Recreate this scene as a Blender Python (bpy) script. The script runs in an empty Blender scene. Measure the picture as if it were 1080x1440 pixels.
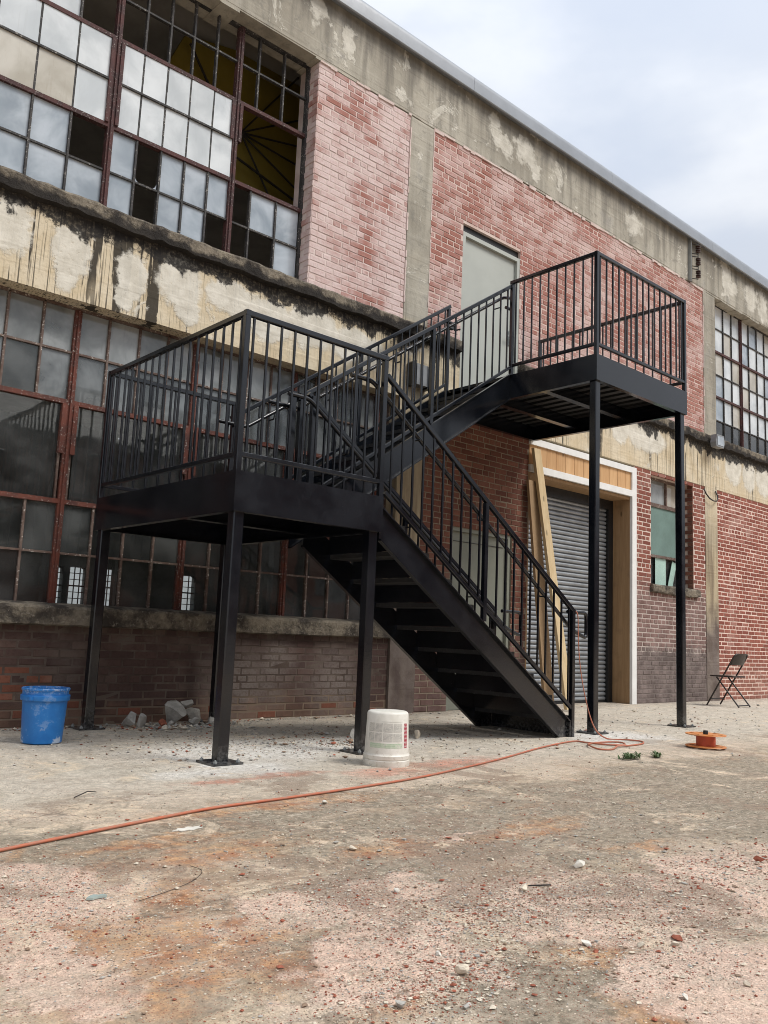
import bpy, math, random
from math import sin, cos, pi, sqrt, radians, hypot
from mathutils import Vector, Matrix

rng = random.Random(7)
SC = bpy.context.scene
COL = SC.collection

# ------------------------------------------------------------------ camera, sky, sun, exposure
CAM_R = Vector((0.7396286734978023, -0.6717153378263976, 0.041808255986707954))
CAM_U = Vector((-0.12621176089344235, -0.07741731657910438, 0.9889778311498533))
CAM_F = Vector((0.6610748949642983, 0.7367530549800655, 0.14203844277336553))
CAM_C = Vector((0.0, -6.8314, 0.8193))
FOCAL = 1207.42                                   # in pixels of the 1080 x 1440 photograph
cam_data = bpy.data.cameras.new("camera")
cam = bpy.data.objects.new("camera", cam_data)
COL.objects.link(cam)
m3 = Matrix((CAM_R, CAM_U, -CAM_F)).transposed()
cam.matrix_world = Matrix.Translation(CAM_C) @ m3.to_4x4()
cam_data.sensor_fit = 'VERTICAL'
cam_data.sensor_height = 36.0
cam_data.sensor_width = 27.0
cam_data.lens = 36.0 * FOCAL / 1440.0
cam_data.clip_start = 0.05
cam_data.clip_end = 2000.0
SC.camera = cam

SUN_EL, SUN_AZ = radians(52), radians(150)        # azimuth of the sun: where it stands, clockwise from +Y
world = bpy.data.worlds.new("World")
SC.world = world
world.use_nodes = True
wn = world.node_tree
wn.nodes.clear()
w_out = wn.nodes.new('ShaderNodeOutputWorld')
w_bg = wn.nodes.new('ShaderNodeBackground')
w_bg.inputs['Strength'].default_value = 0.1
sky = wn.nodes.new('ShaderNodeTexSky')
sky.sky_type = 'NISHITA'
sky.sun_disc = False
sky.sun_elevation = SUN_EL
sky.sun_rotation = SUN_AZ
sky.air_density = 1.2
sky.dust_density = 2.0
tc = wn.nodes.new('ShaderNodeTexCoord')
mp = wn.nodes.new('ShaderNodeMapping')
mp.inputs['Scale'].default_value = (1.0, 1.0, 2.2)
cl = wn.nodes.new('ShaderNodeTexNoise')
cl.inputs['Scale'].default_value = 2.1
cl.inputs['Detail'].default_value = 6.0
cl.inputs['Roughness'].default_value = 0.52
cl.inputs['Distortion'].default_value = 0.35
cr = wn.nodes.new('ShaderNodeMapRange')
cr.interpolation_type = 'SMOOTHSTEP'
cr.inputs['From Min'].default_value = 0.30
cr.inputs['From Max'].default_value = 0.56
cr.inputs['To Min'].default_value = 0.86
cr.inputs['To Max'].default_value = 1.0
cl2 = wn.nodes.new('ShaderNodeTexNoise')
cl2.inputs['Scale'].default_value = 3.4
cl2.inputs['Detail'].default_value = 5.0
cr2 = wn.nodes.new('ShaderNodeMapRange')
cr2.interpolation_type = 'SMOOTHSTEP'
cr2.inputs['From Min'].default_value = 0.35
cr2.inputs['From Max'].default_value = 0.65
cmix = wn.nodes.new('ShaderNodeMix'); cmix.data_type = 'RGBA'
cmix.inputs['A'].default_value = (3.55, 3.85, 4.4, 1)
cmix.inputs['B'].default_value = (4.7, 4.85, 5.12, 1)
smix = wn.nodes.new('ShaderNodeMix'); smix.data_type = 'RGBA'
L = wn.links.new
L(tc.outputs['Generated'], mp.inputs['Vector'])
L(mp.outputs['Vector'], cl.inputs['Vector'])
L(mp.outputs['Vector'], cl2.inputs['Vector'])
L(cl.outputs['Fac'], cr.inputs['Value'])
L(cl2.outputs['Fac'], cr2.inputs['Value'])
L(cr2.outputs['Result'], cmix.inputs['Factor'])
L(cr.outputs['Result'], smix.inputs['Factor'])
L(sky.outputs['Color'], smix.inputs['A'])
# an overcast sky is about three times as bright overhead as at the horizon
wsep = wn.nodes.new('ShaderNodeSeparateXYZ'); wmr = wn.nodes.new('ShaderNodeMapRange'); wmul = wn.nodes.new('ShaderNodeMix')
wmul.data_type = 'RGBA'; wmul.blend_type = 'MULTIPLY'; wmul.inputs['Factor'].default_value = 1.0
wmr.inputs['From Min'].default_value = 0.0; wmr.inputs['From Max'].default_value = 1.0
wmr.inputs['To Min'].default_value = 0.6; wmr.inputs['To Max'].default_value = 1.5
L(tc.outputs['Generated'], wsep.inputs[0]); L(wsep.outputs[2], wmr.inputs['Value'])
L(cmix.outputs['Result'], wmul.inputs['A']); L(wmr.outputs['Result'], wmul.inputs['B'])
L(wmul.outputs['Result'], smix.inputs['B'])
L(smix.outputs['Result'], w_bg.inputs['Color'])
L(w_bg.outputs['Background'], w_out.inputs['Surface'])

sun_data = bpy.data.lights.new("sun", 'SUN')
sun_data.energy = 1.5
sun_data.angle = radians(22)
sun_data.color = (1.0, 0.96, 0.9)
sun = bpy.data.objects.new("sun", sun_data)
COL.objects.link(sun)
sd = Vector((sin(SUN_AZ) * cos(SUN_EL), cos(SUN_AZ) * cos(SUN_EL), sin(SUN_EL)))
sun.rotation_euler = sd.to_track_quat('Z', 'Y').to_euler()
sun.location = (0, -10, 30)

vs = SC.view_settings
vs.view_transform = 'Standard'
try: vs.look = 'None'
except Exception: pass
vs.exposure = 0.96
vs.gamma = 1.0
vs.use_curve_mapping = False
SC.cycles.filter_width = 0.95
SC.cycles.max_bounces = 8
SC.cycles.transparent_max_bounces = 16

# ------------------------------------------------------------------ node helpers
class NT:
    def __init__(s, name):
        s.m = bpy.data.materials.new(name)
        s.m.use_nodes = True
        s.t = s.m.node_tree
        s.t.nodes.clear()
        s.out = s.t.nodes.new('ShaderNodeOutputMaterial')
        s._pos = None
    def n(s, typ, **kw):
        nd = s.t.nodes.new(typ)
        for k, v in kw.items(): setattr(nd, k, v)
        return nd
    def put(s, sock, v):
        if isinstance(v, bpy.types.NodeSocket): s.t.links.new(v, sock)
        elif v is not None:
            if sock.type == 'RGBA' and len(v) == 3: v = (*v, 1)
            sock.default_value = v
    @property
    def pos(s):
        if s._pos is None: s._pos = s.n('ShaderNodeNewGeometry').outputs['Position']
        return s._pos
    def obj(s): return s.n('ShaderNodeTexCoord').outputs['Object']
    def nrm(s): return s.n('ShaderNodeNewGeometry').outputs['Normal']
    def sep(s, v):
        nd = s.n('ShaderNodeSeparateXYZ'); s.put(nd.inputs[0], v); return nd.outputs
    def comb(s, x, y, z):
        nd = s.n('ShaderNodeCombineXYZ')
        for i, v in enumerate((x, y, z)): s.put(nd.inputs[i], v)
        return nd.outputs[0]
    def vm(s, op, a, b=None):
        nd = s.n('ShaderNodeVectorMath', operation=op); s.put(nd.inputs[0], a)
        if b is not None: s.put(nd.inputs[1], b)
        return nd.outputs['Value' if op in ('LENGTH', 'DOT_PRODUCT') else 'Vector']
    def noise(s, scale, detail=4, rough=.55, vec=None, dist=0., col=False):
        nd = s.n('ShaderNodeTexNoise')
        s.put(nd.inputs['Vector'], vec if vec is not None else s.pos)
        nd.inputs['Scale'].default_value = scale; nd.inputs['Detail'].default_value = detail
        nd.inputs['Roughness'].default_value = rough; nd.inputs['Distortion'].default_value = dist
        return nd.outputs['Color' if col else 'Fac']
    def vor(s, scale, vec=None, feat='F1', out='Distance', rand=1.):
        nd = s.n('ShaderNodeTexVoronoi', feature=feat)
        s.put(nd.inputs['Vector'], vec if vec is not None else s.pos)
        nd.inputs['Scale'].default_value = scale; nd.inputs['Randomness'].default_value = rand
        return nd.outputs[out]
    def ma(s, op, a, b=None, clamp=False):
        nd = s.n('ShaderNodeMath', operation=op, use_clamp=clamp); s.put(nd.inputs[0], a)
        if b is not None: s.put(nd.inputs[1], b)
        return nd.outputs[0]
    def mr(s, v, a, b, c=0., d=1., smooth=True):
        nd = s.n('ShaderNodeMapRange'); nd.interpolation_type = 'SMOOTHSTEP' if smooth else 'LINEAR'
        s.put(nd.inputs['Value'], v)
        for k, q in zip(('From Min', 'From Max', 'To Min', 'To Max'), (a, b, c, d)): s.put(nd.inputs[k], q)
        return nd.outputs['Result']
    def mix(s, f, a, b, blend='MIX'):
        nd = s.n('ShaderNodeMix', data_type='RGBA', blend_type=blend)
        s.put(nd.inputs['Factor'], f); s.put(nd.inputs['A'], a); s.put(nd.inputs['B'], b)
        return nd.outputs['Result']
    def attr(s, name):
        nd = s.n('ShaderNodeAttribute', attribute_name=name); return nd.outputs['Fac']
    def objrand(s): return s.n('ShaderNodeObjectInfo').outputs['Random']
    def blobs(s, lst, dist_scale=3., dist_amt=.25, vec=None, soft=.55):
        """largest of several soft ellipses (cx, cy, cz, rx, ry, rz) with ragged edges"""
        v = vec if vec is not None else s.pos
        nz = s.vm('SUBTRACT', s.noise(dist_scale, 5, .6, col=True), (.5, .5, .5))
        nz = s.vm('MULTIPLY', nz, (dist_amt * 2, dist_amt * 2, dist_amt * 2))
        v = s.vm('ADD', v, nz)
        best = None
        for (cx, cy, cz, rx, ry, rz) in lst:
            q = s.vm('MULTIPLY', s.vm('SUBTRACT', v, (cx, cy, cz)), (1 / rx, 1 / ry, 1 / rz))
            dd = s.vm('LENGTH', q)
            best = dd if best is None else s.ma('MINIMUM', best, dd)
        return s.mr(best, 1 - soft * .5, 1 + soft * .5, 1., 0.)
    def bump(s, h, strength=.3, dist=.01, nrm=None):
        nd = s.n('ShaderNodeBump'); s.put(nd.inputs['Height'], h)
        nd.inputs['Strength'].default_value = strength; nd.inputs['Distance'].default_value = dist
        if nrm is not None: s.put(nd.inputs['Normal'], nrm)
        return nd.outputs[0]
    def bsdf(s, color, rough=.8, metal=0., normal=None, spec=.5, **kw):
        nd = s.n('ShaderNodeBsdfPrincipled')
        s.put(nd.inputs['Base Color'], color); s.put(nd.inputs['Roughness'], rough); s.put(nd.inputs['Metallic'], metal)
        s.put(nd.inputs['Specular IOR Level'], spec)
        if normal is not None: s.put(nd.inputs['Normal'], normal)
        for k, v in kw.items(): s.put(nd.inputs[k], v)
        return nd.outputs[0]
    def done(s, surf):
        s.t.links.new(surf, s.out.inputs['Surface']); return s.m

def rgb(r, g, b):
    f = lambda c: (c / 255 / 12.92 if c / 255 <= .04045 else ((c / 255 + .055) / 1.055) ** 2.4)
    return (f(r), f(g), f(b), 1)

# ------------------------------------------------------------------ mesh helpers
ORIG = {}
class MB:
    def __init__(s): s.v = []; s.f = []; s.fm = []; s.rnd = []; s.cur = 0; s.r = 0.
    def add(s, vs, fs):
        o = len(s.v)
        s.v += [tuple(p) for p in vs]
        s.rnd += [s.r] * len(vs)
        s.f += [tuple(i + o for i in f) for f in fs]
        s.fm += [s.cur] * len(fs)
        return s
    def box(s, x0, x1, y0, y1, z0, z1):
        v = [(x, y, z) for x in (x0, x1) for y in (y0, y1) for z in (z0, z1)]
        return s.add(v, [(0, 1, 3, 2), (4, 6, 7, 5), (0, 4, 5, 1), (2, 3, 7, 6), (0, 2, 6, 4), (1, 5, 7, 3)])
    def bar(s, p, q, w, h=None, up=(0, 0, 1), ch=.12):
        """square-section bar from p to q, chamfered along its length"""
        h = h or w
        p, q = Vector(p), Vector(q)
        d = (q - p).normalized()
        up = Vector(up)
        if abs(d.dot(up)) > .99: up = Vector((0, 1, 0)) if abs(d.y) < .9 else Vector((1, 0, 0))
        a = d.cross(up).normalized(); b = a.cross(d).normalized()
        if abs(d.z) > .99: a, b = Vector((1, 0, 0)), Vector((0, 1, 0))
        c = min(w, h) * ch
        W, H = w / 2, h / 2
        sec = [(-W + c, -H), (W - c, -H), (W, -H + c), (W, H - c), (W - c, H), (-W + c, H), (-W, H - c), (-W, -H + c)] if ch else [(-W, -H), (W, -H), (W, H), (-W, H)]
        n = len(sec)
        vs = [p + a * x + b * y for x, y in sec] + [q + a * x + b * y for x, y in sec]
        fs = [(i, (i + 1) % n, n + (i + 1) % n, n + i) for i in range(n)]
        fs += [tuple(range(n))[::-1], tuple(range(n, 2 * n))]
        return s.add(vs, fs)
    def tube(s, pts, r, n=8, cap=True, rad=None):
        pts = [Vector(p) for p in pts]
        vs = []; m = len(pts)
        prev = None
        for i, p in enumerate(pts):
            t = (pts[min(i + 1, m - 1)] - pts[max(i - 1, 0)]).normalized()
            if prev is None:
                a = t.cross(Vector((0, 0, 1)))
                if a.length < 1e-3: a = t.cross(Vector((0, 1, 0)))
            else:
                a = prev - t * prev.dot(t)
            a.normalize(); prev = a
            b = t.cross(a)
            rr = rad[i] if rad else r
            vs += [p + (a * cos(2 * pi * k / n) + b * sin(2 * pi * k / n)) * rr for k in range(n)]
        fs = [(i * n + k, i * n + (k + 1) % n, (i + 1) * n + (k + 1) % n, (i + 1) * n + k) for i in range(m - 1) for k in range(n)]
        if cap: fs += [tuple(range(n))[::-1], tuple(range((m - 1) * n, m * n))]
        return s.add(vs, fs)
    def lathe(s, prof, c=(0, 0, 0), n=32, ang=2 * pi, a0=0.):
        """profile [(r, z)] round the z axis"""
        full = abs(ang - 2 * pi) < 1e-6
        k = n if full else n + 1
        vs = [(c[0] + r * cos(a0 + ang * i / n), c[1] + r * sin(a0 + ang * i / n), c[2] + z) for r, z in prof for i in range(k)]
        fs = []
        for j in range(len(prof) - 1):
            for i in range(n):
                i2 = (i + 1) % k
                fs.append((j * k + i, j * k + i2, (j + 1) * k + i2, (j + 1) * k + i))
        return s.add(vs, fs)
    def prism(s, poly, axis, a, b):
        """polygon in the plane across axis ('x': (y,z), 'y': (x,z), 'z': (x,y)), from a to b"""
        mk = {'x': lambda p, t: (t, p[0], p[1]), 'y': lambda p, t: (p[0], t, p[1]), 'z': lambda p, t: (p[0], p[1], t)}[axis]
        n = len(poly)
        vs = [mk(p, a) for p in poly] + [mk(p, b) for p in poly]
        fs = [(i, (i + 1) % n, n + (i + 1) % n, n + i) for i in range(n)] + [tuple(range(n))[::-1], tuple(range(n, 2 * n))]
        return s.add(vs, fs)
    def cells(s, x0, x1, z0, z1, y0, y1, holes):
        """a wall slab with rectangular holes (hx0, hx1, hz0, hz1)"""
        xs = sorted({x0, x1, *[min(max(v, x0), x1) for h in holes for v in h[:2]]})
        for a, b in zip(xs, xs[1:]):
            if b - a < 1e-5: continue
            cuts = sorted([(max(h[2], z0), min(h[3], z1)) for h in holes if h[0] <= a + 1e-6 and h[1] >= b - 1e-6])
            z = z0
            for c0, c1 in cuts:
                if c0 > z + 1e-5: s.box(a, b, y0, y1, z, c0)
                z = max(z, c1)
            if z1 > z + 1e-5: s.box(a, b, y0, y1, z, z1)
        return s
    def build(s, name, mat, parent=None, smooth=False, origin=None, label=None, weld=False):
        me = bpy.data.meshes.new(name)
        base = Vector(ORIG.get(parent.name, (0, 0, 0))) if parent else Vector((0, 0, 0))
        org = Vector(origin) if origin is not None else base
        me.from_pydata([(p[0] - org.x, p[1] - org.y, p[2] - org.z) for p in s.v], [], s.f)
        mats = mat if isinstance(mat, (list, tuple)) else [mat]
        for q in mats: me.materials.append(q)
        if len(mats) > 1: me.polygons.foreach_set('material_index', s.fm)
        if any(s.rnd):
            at = me.attributes.new('rnd', 'FLOAT', 'POINT'); at.data.foreach_set('value', s.rnd)
        if smooth: me.polygons.foreach_set('use_smooth', [True] * len(me.polygons))
        me.validate(); me.update()
        if smooth and smooth != True:
            try: me.set_sharp_from_angle(angle=radians(smooth))
            except Exception: pass
        o = bpy.data.objects.new(name, me)
        COL.objects.link(o)
        if parent: o.parent = parent
        o.location = org - base
        ORIG[o.name] = tuple(org)
        if label: o['label'] = label
        return o

def empty(name, loc, label, cat, group=None):
    o = bpy.data.objects.new(name, None); COL.objects.link(o)
    o.location = loc; o.empty_display_size = .2
    o['label'] = label; o['category'] = cat
    if group: o['group'] = group
    ORIG[o.name] = tuple(loc)
    return o
def tag(o, label, cat, group=None):
    o['label'] = label; o['category'] = cat
    if group: o['group'] = group
    return o
def kind(o, k): o['kind'] = k; return o
def dup(src, name, parent, world_loc):
    o = src.copy(); o.name = name; COL.objects.link(o)
    if parent: o.parent = parent
    base = Vector(ORIG.get(parent.name, (0, 0, 0))) if parent else Vector((0, 0, 0))
    o.location = Vector(world_loc) - base
    ORIG[o.name] = tuple(world_loc)
    return o
def project(p):
    q = Vector(p) - CAM_C
    z = q.dot(CAM_F)
    if z < .1: return None
    return 540 + FOCAL * q.dot(CAM_R) / z, 720 - FOCAL * q.dot(CAM_U) / z, z

# ------------------------------------------------------------------ materials
def mat_ground():
    t = NT('yard_concrete')
    p = t.pos; xyz = t.sep(p)
    big = t.noise(.9, 4, .6); mid = t.noise(3.2, 6, .66, dist=.4); med = t.noise(9, 6, .7, dist=.3); fine = t.noise(28, 6, .75); grit = t.noise(120, 4, .8)
    c = t.mix(t.mr(big, .35, .65), (.46, .395, .315), (.57, .505, .41))
    c = t.mix(t.mr(mid, .42, .62, 0, .65), c, (.36, .285, .19))
    c = t.mix(t.mr(t.noise(1.7, 6, .66, dist=.5), .50, .60, 0, .6), c, (.30, .275, .21))
    c = t.mix(t.mr(med, .50, .64, 0, .6), c, (.62, .53, .40))
    # far part of the yard is pale swept concrete
    far = t.mr(t.ma('ADD', xyz[1], t.ma('MULTIPLY', t.ma('SUBTRACT', mid, .5), 1.6)), -3.7, -2.4)
    c = t.mix(t.ma('MULTIPLY', far, .72), c, t.mix(t.mr(med, .35, .65), (.47, .435, .37), (.62, .59, .52)))
    # worn grey green slab surface
    grey = t.blobs([(2.9, -4.15, 0, .95, .42, 1), (2.15, -4.5, 0, .5, .16, 1), (4.1, -4.35, 0, 1.1, .75, 1), (1.62, -5.0, 0, .28, .18, 1), (2.0, -5.5, 0, .6, .2, 1), (1.75, -4.45, 0, .5, .12, 1), (3.4, -4.75, 0, .7, .16, 1), (1.8, -5.65, 0, .4, .12, 1), (1.9, -3.6, 0, .8, .25, 1), (5.6, -4.0, 0, 1.4, .6, 1), (1.25, -3.75, 0, .25, .2, 1), (3.2, -3.5, 0, .9, .2, 1)], 3.2, .42, soft=.28)
    c = t.mix(t.ma('MULTIPLY', grey, t.mr(med, .3, .6, .5, .94)), c, t.mix(t.mr(fine, .35, .65), (.21, .19, .145), (.34, .312, .25)))
    # rust
    rust = t.blobs([(1.27, -4.74, 0, .30, .26, 1), (1.4, -5.1, 0, .2, .1, 1), (1.1, -4.95, 0, .25, .16, 1), (1.35, -4.35, 0, .24, .14, 1), (1.75, -4.0, 0, .4, .1, 1), (2.5, -3.4, 0, .6, .12, 1), (1.5, -5.25, 0, .12, .1, 1), (2.1, -5.4, 0, .14, .08, 1), (1.95, -5.75, 0, .15, .1, 1), (3.0, -4.35, 0, .5, .07, 1), (3.4, -4.85, 0, .15, .05, 1), (1.7, -3.75, 0, .3, .1, 1), (2.4, -4.3, 0, .3, .08, 1), (1.0, -4.5, 0, .18, .3, 1)], 5., .3, soft=1.3)
    rust2 = t.ma('MULTIPLY', t.mr(t.noise(2.3, 7, .7, dist=.6), .56, .72), t.mr(xyz[1], -2.7, -3.6))
    rust = t.ma('MAXIMUM', rust, t.ma('MULTIPLY', rust2, .8))
    rust = t.ma('MULTIPLY', rust, t.mr(t.ma('ADD', t.ma('MULTIPLY', fine, .5), t.ma('MULTIPLY', med, .5)),   .38, .58, .1, .88))
    c = t.mix(rust, c, t.mix(t.mr(t.noise(7, 5, .65), .38, .62), (.35, .15, .07), (.50, .31, .165)))
    # pinkish brick sand
    sand = t.blobs([(1.85, -4.72, 0, .45, .2, 1), (2.15, -5.02, 0, .55, .2, 1), (1.55, -5.2, 0, .3, .22, 1), (2.6, -5.25, 0, .5, .33, 1), (3.2, -5.2, 0, .6, .22, 1), (2.2, -5.72, 0, .35, .2, 1), (1.05, -4.1, 0, .3, .35, 1), (2.75, -4.35, 0, .16, .05, 1), (.9, -4.6, 0, .15, .35, 1)], 4., .36, soft=.32)
    sand = t.ma('MULTIPLY', sand, t.mr(t.ma('ADD', t.ma('MULTIPLY', mid, .5), t.ma('MULTIPLY', med, .5)), .36, .54, .15, 1.))
    gr = t.mix(t.mr(grit, .36, .62), (.57, .44, .36), (.78, .65, .55))
    gr = t.mix(t.mr(med, .45, .65, 0, .5), gr, (.54, .39, .31))
    c = t.mix(t.ma('MULTIPLY', sand, .9), c, gr)
    # white plaster dust and red brick dust round the post feet
    chalk = t.blobs([(2.85, -2.38, 0, .45, .22, 1), (3.4, -1.75, 0, .7, .5, 1), (6.95, -2.35, 0, .5, .4, 1), (6.6, -2.55, 0, .35, .2, 1), (4.3, -1.7, 0, .9, .3, 1)], 4., .3, soft=1.0)
    c = t.mix(t.ma('MULTIPLY', chalk, t.mr(fine, .3, .6, .4, .9)), c, (.70, .70, .67))
    red = t.blobs([(3.0, -2.68, 0, .30, .07, 1), (3.75, -2.88, 0, .32, .14, 1), (4.2, -2.8, 0, .55, .12, 1), (2.6, -2.7, 0, .2, .05, 1)], 6., .22, soft=1.3)
    c = t.mix(t.ma('MULTIPLY', red, t.mr(fine, .3, .6, .3, .8)), c, (.52, .22, .15))
    # grime along the wall foot
    wall = t.mr(t.ma('ADD', xyz[1], t.ma('MULTIPLY', mid, .5)), -.25, .35)
    c = t.mix(t.ma('MULTIPLY', wall, .45), c, (.24, .20, .16))
    # brown oily stains and bleached drifts
    st = t.ma('MULTIPLY', t.mr(t.noise(1.35, 8, .72, dist=.7), .52, .60), t.mr(xyz[1], -2.2, -3.0))
    c = t.mix(t.ma('MULTIPLY', st, t.mr(fine, .3, .6, .35, .8)), c, (.27, .215, .165))
    st2 = t.ma('MULTIPLY', t.mr(t.noise(2.0, 8, .72, dist=.9), .56, .62), t.mr(med, .4, .6, .3, .9))
    c = t.mix(st2, c, (.66, .57, .44))
    # scraped pale lines
    strv = t.vm('MULTIPLY', p, (2.2, 9., 1.))
    scr = t.ma('MULTIPLY', t.mr(t.noise(3.2, 7, .72, vec=strv, dist=.6), .59, .63), t.mr(t.noise(1.1, 4, .6), .45, .56))
    c = t.mix(t.ma('MULTIPLY', scr, .75), c, (.64, .59, .50))
    # wear: coarse and fine grain that lightens and darkens the whole surface
    g1 = t.mr(fine, .30, .70, .70, 1.34, False); g2 = t.mr(grit, .28, .72, .78, 1.22, False)
    c = t.mix(1., c, g1, 'MULTIPLY'); c = t.mix(1., c, g2, 'MULTIPLY')
    # light flecks and dark grit
    fl = t.vor(55); fl2 = t.vor(75); fl3 = t.vor(110)
    zone = t.noise(2.2, 5, .65); zone2 = t.noise(3.1, 5, .65)
    c = t.mix(t.ma('MULTIPLY', t.mr(fl, .13, .19, 1, 0), t.mr(zone2, .43, .53)), c, (.78, .73, .64))
    c = t.mix(t.ma('MULTIPLY', t.mr(fl2, .14, .26, .9, 0), t.mr(zone, .46, .58)), c, (.11, .08, .06))
    c = t.mix(t.ma('MULTIPLY', t.mr(fl3, .16, .26, .85, 0), t.mr(zone2, .56, .44)), c, (.30, .11, .07))
    c = t.mix(1., c, t.mix(far, (1.045, .975, .935), (1.02, .99, .965)), 'MULTIPLY')
    # hairline cracks
    cr_ = t.vor(.55, vec=t.vm('ADD', p, t.vm('MULTIPLY', t.noise(2.4, 5, .6, col=True), (.7, .7, 0))), feat='DISTANCE_TO_EDGE')
    crack = t.ma('MULTIPLY', t.mr(cr_, .0015, .005, 1, 0), t.mr(big, .46, .54))
    c = t.mix(t.ma('MULTIPLY', crack, .4), c, (.07, .06, .05))
    h = t.ma('ADD', t.ma('MULTIPLY', fine, .6), t.ma('MULTIPLY', grit, .5))
    h = t.ma('ADD', h, t.ma('MULTIPLY', sand, .6))
    h = t.ma('ADD', h, t.ma('ADD', t.ma('MULTIPLY', mid, 1.2), t.ma('MULTIPLY', med, .8)))
    return t.done(t.bsdf(c, t.mr(mid, .3, .7, .78, .95), normal=t.bump(h, 1., .015), spec=.3))

def mat_concrete():
    """facade frame: olive grey parapet, cream beam with black runs, patched"""
    t = NT('facade_concrete')
    p = t.pos; x, y, z = t.sep(p)
    big = t.noise(.8, 5, .62); mid = t.noise(3., 5, .6, dist=.3); fine = t.noise(22, 5, .68)
    strk = t.noise(1., 5, .62, vec=t.vm('MULTIPLY', p, (5.5, 5.5, .55)))
    c = t.mix(t.mr(big, .35, .68), (.30, .275, .225), (.46, .43, .36))
    c = t.mix(t.mr(strk, .42, .68, 0, .6), c, (.185, .17, .14))
    c = t.mix(t.mr(t.noise(7, 6, .7, dist=.4), .52, .66, 0, .55), c, (.20, .19, .165))
    c = t.mix(t.mr(t.noise(1.6, 6, .68), .54, .66, 0, .5), c, (.24, .23, .215))
    c = t.mix(t.ma('MULTIPLY', t.mr(mid, .56, .7), .35), c, (.45, .41, .33))
    # dark top edge under the coping
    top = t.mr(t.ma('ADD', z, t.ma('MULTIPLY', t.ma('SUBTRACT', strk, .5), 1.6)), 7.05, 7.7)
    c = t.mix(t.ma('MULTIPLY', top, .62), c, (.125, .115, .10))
    # cream beam between the storeys
    beam = t.ma('MULTIPLY', t.mr(z, 4.25, 4.45, 1, 0), t.mr(z, 2.2, 3.3))
    cb = t.mix(t.mr(mid, .3, .7), (.57, .47, .315), (.65, .57, .43))
    cb = t.mix(t.mr(fine, .5, .72, 0, .5), cb, (.33, .27, .18))
    c = t.mix(beam, c, cb)
    lowp = t.mr(z, 2.2, 3.3, 1, 0)
    cl_ = t.mix(t.mr(strk, .38, .62), (.24, .19, .13), (.45, .375, .255))
    c = t.mix(lowp, c, cl_)
    # pale plaster repairs on the beam, and bleached spots on the parapet
    rag = t.vm('MULTIPLY', t.vm('SUBTRACT', t.noise(11, 6, .72, col=True), (.5, .5, .5)), (.16, .16, .22))
    pv = t.vm('ADD', p, rag)
    pal = t.blobs([(2.04, 0, 3.93, .16, 1, .26), (2.52, 0, 3.88, .17, 1, .22), (2.50, 0, 3.70, .11, 1, .2), (3.06, 0, 3.82, .14, 1, .24), (3.02, 0, 3.66, .1, 1, .16), (3.52, 0, 3.92, .22, 1, .26), (3.62, 0, 3.68, .14, 1, .16), (4.05, 0, 3.93, .26, 1, .17), (4.5, 0, 3.85, .3, 1, .22), (5.05, 0, 3.92, .33, 1, .22), (5.65, 0, 3.85, .38, 1, .2),
                   (11.4, 0, 3.95, .55, 1, .22), (10.7, 0, 3.95, .25, 1, .22), (14.2, 0, 3.95, .3, 1, .3), (14.8, 0, 3.9, .25, 1, .3), (15.4, 0, 3.9, .35, 1, .3), (.8, 0, 3.9, .35, 1, .3), (1.4, 0, 3.85, .2, 1, .3)], 4.5, .10, vec=pv, soft=.3)
    par = t.blobs([(4.86, 0, 7.42, .13, 1, .2), (5.30, 0, 7.3, .11, 1, .16), (5.36, 0, 7.18, .06, 1, .12), (6.17, 0, 7.0, .14, 1, .06), (7.80, 0, 7.36, .15, 1, .18), (7.95, 0, 7.2, .2, 1, .15), (8.42, 0, 7.28, .2, 1, .2), (8.6, 0, 7.12, .16, 1, .1), (11.05, 0, 7.25, .22, 1, .2), (14.05, 0, 7.4, .16, 1, .3), (14.3, 0, 7.2, .16, 1, .2), (15., 0, 7.25, .25, 1, .25), (15.5, 0, 7.2, .2, 1, .3)], 3.6, .30, vec=pv, soft=.5)
    pal2 = t.ma('MULTIPLY', t.mr(t.noise(1.9, 7, .7, dist=.5), .585, .63), .75)
    pal2 = t.ma('MULTIPLY', pal2, t.mr(z, 3.4, 3.5))
    edge = t.ma('MAXIMUM', pal, t.ma('MAXIMUM', t.ma('MULTIPLY', par, .8), pal2))
    edge = t.ma('MULTIPLY', edge, t.mr(fine, .25, .45, .6, 1))
    cp = t.mix(t.mr(t.noise(6, 5, .6), .35, .68), (.56, .53, .455), (.71, .68, .60))
    # black runs of tar on the beam
    drip = t.noise(1., 4, .6, vec=t.vm('MULTIPLY', p, (17., 17., .7)))
    dreg = t.mr(t.ma('ADD', t.noise(1.0, 3, .5, vec=t.vm('MULTIPLY', p, (1, 1, .15))), t.mr(z, 3.5, 4.3, -.04, .10)), .42, .58)
    heavy = t.blobs([(2.76, 0, 3.85, .10, 1, .5), (2.95, 0, 3.9, .10, 1, .4), (3.3, 0, 3.75, .06, 1, .5), (10.1, 0, 3.9, .1, 1, .5)], 5, .08, soft=.8)
    wide = t.mr(t.ma('ADD', drip, t.ma('MULTIPLY', heavy, .17)), .60, .635)
    thin = t.mr(t.noise(1., 3, .55, vec=t.vm('MULTIPLY', p, (52., 52., .55))), .565, .605)
    thin2 = t.mr(t.noise(1., 3, .55, vec=t.vm('MULTIPLY', p, (90., 90., 1.2))), .575, .64)
    runs = t.ma('MAXIMUM', t.ma('MULTIPLY', wide, .93), t.ma('MAXIMUM', t.ma('MULTIPLY', thin, .8), t.ma('MULTIPLY', thin2, .5)))
    runs = t.ma('MULTIPLY', runs, t.mr(dreg, .0, .4, .25, 1))
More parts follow.
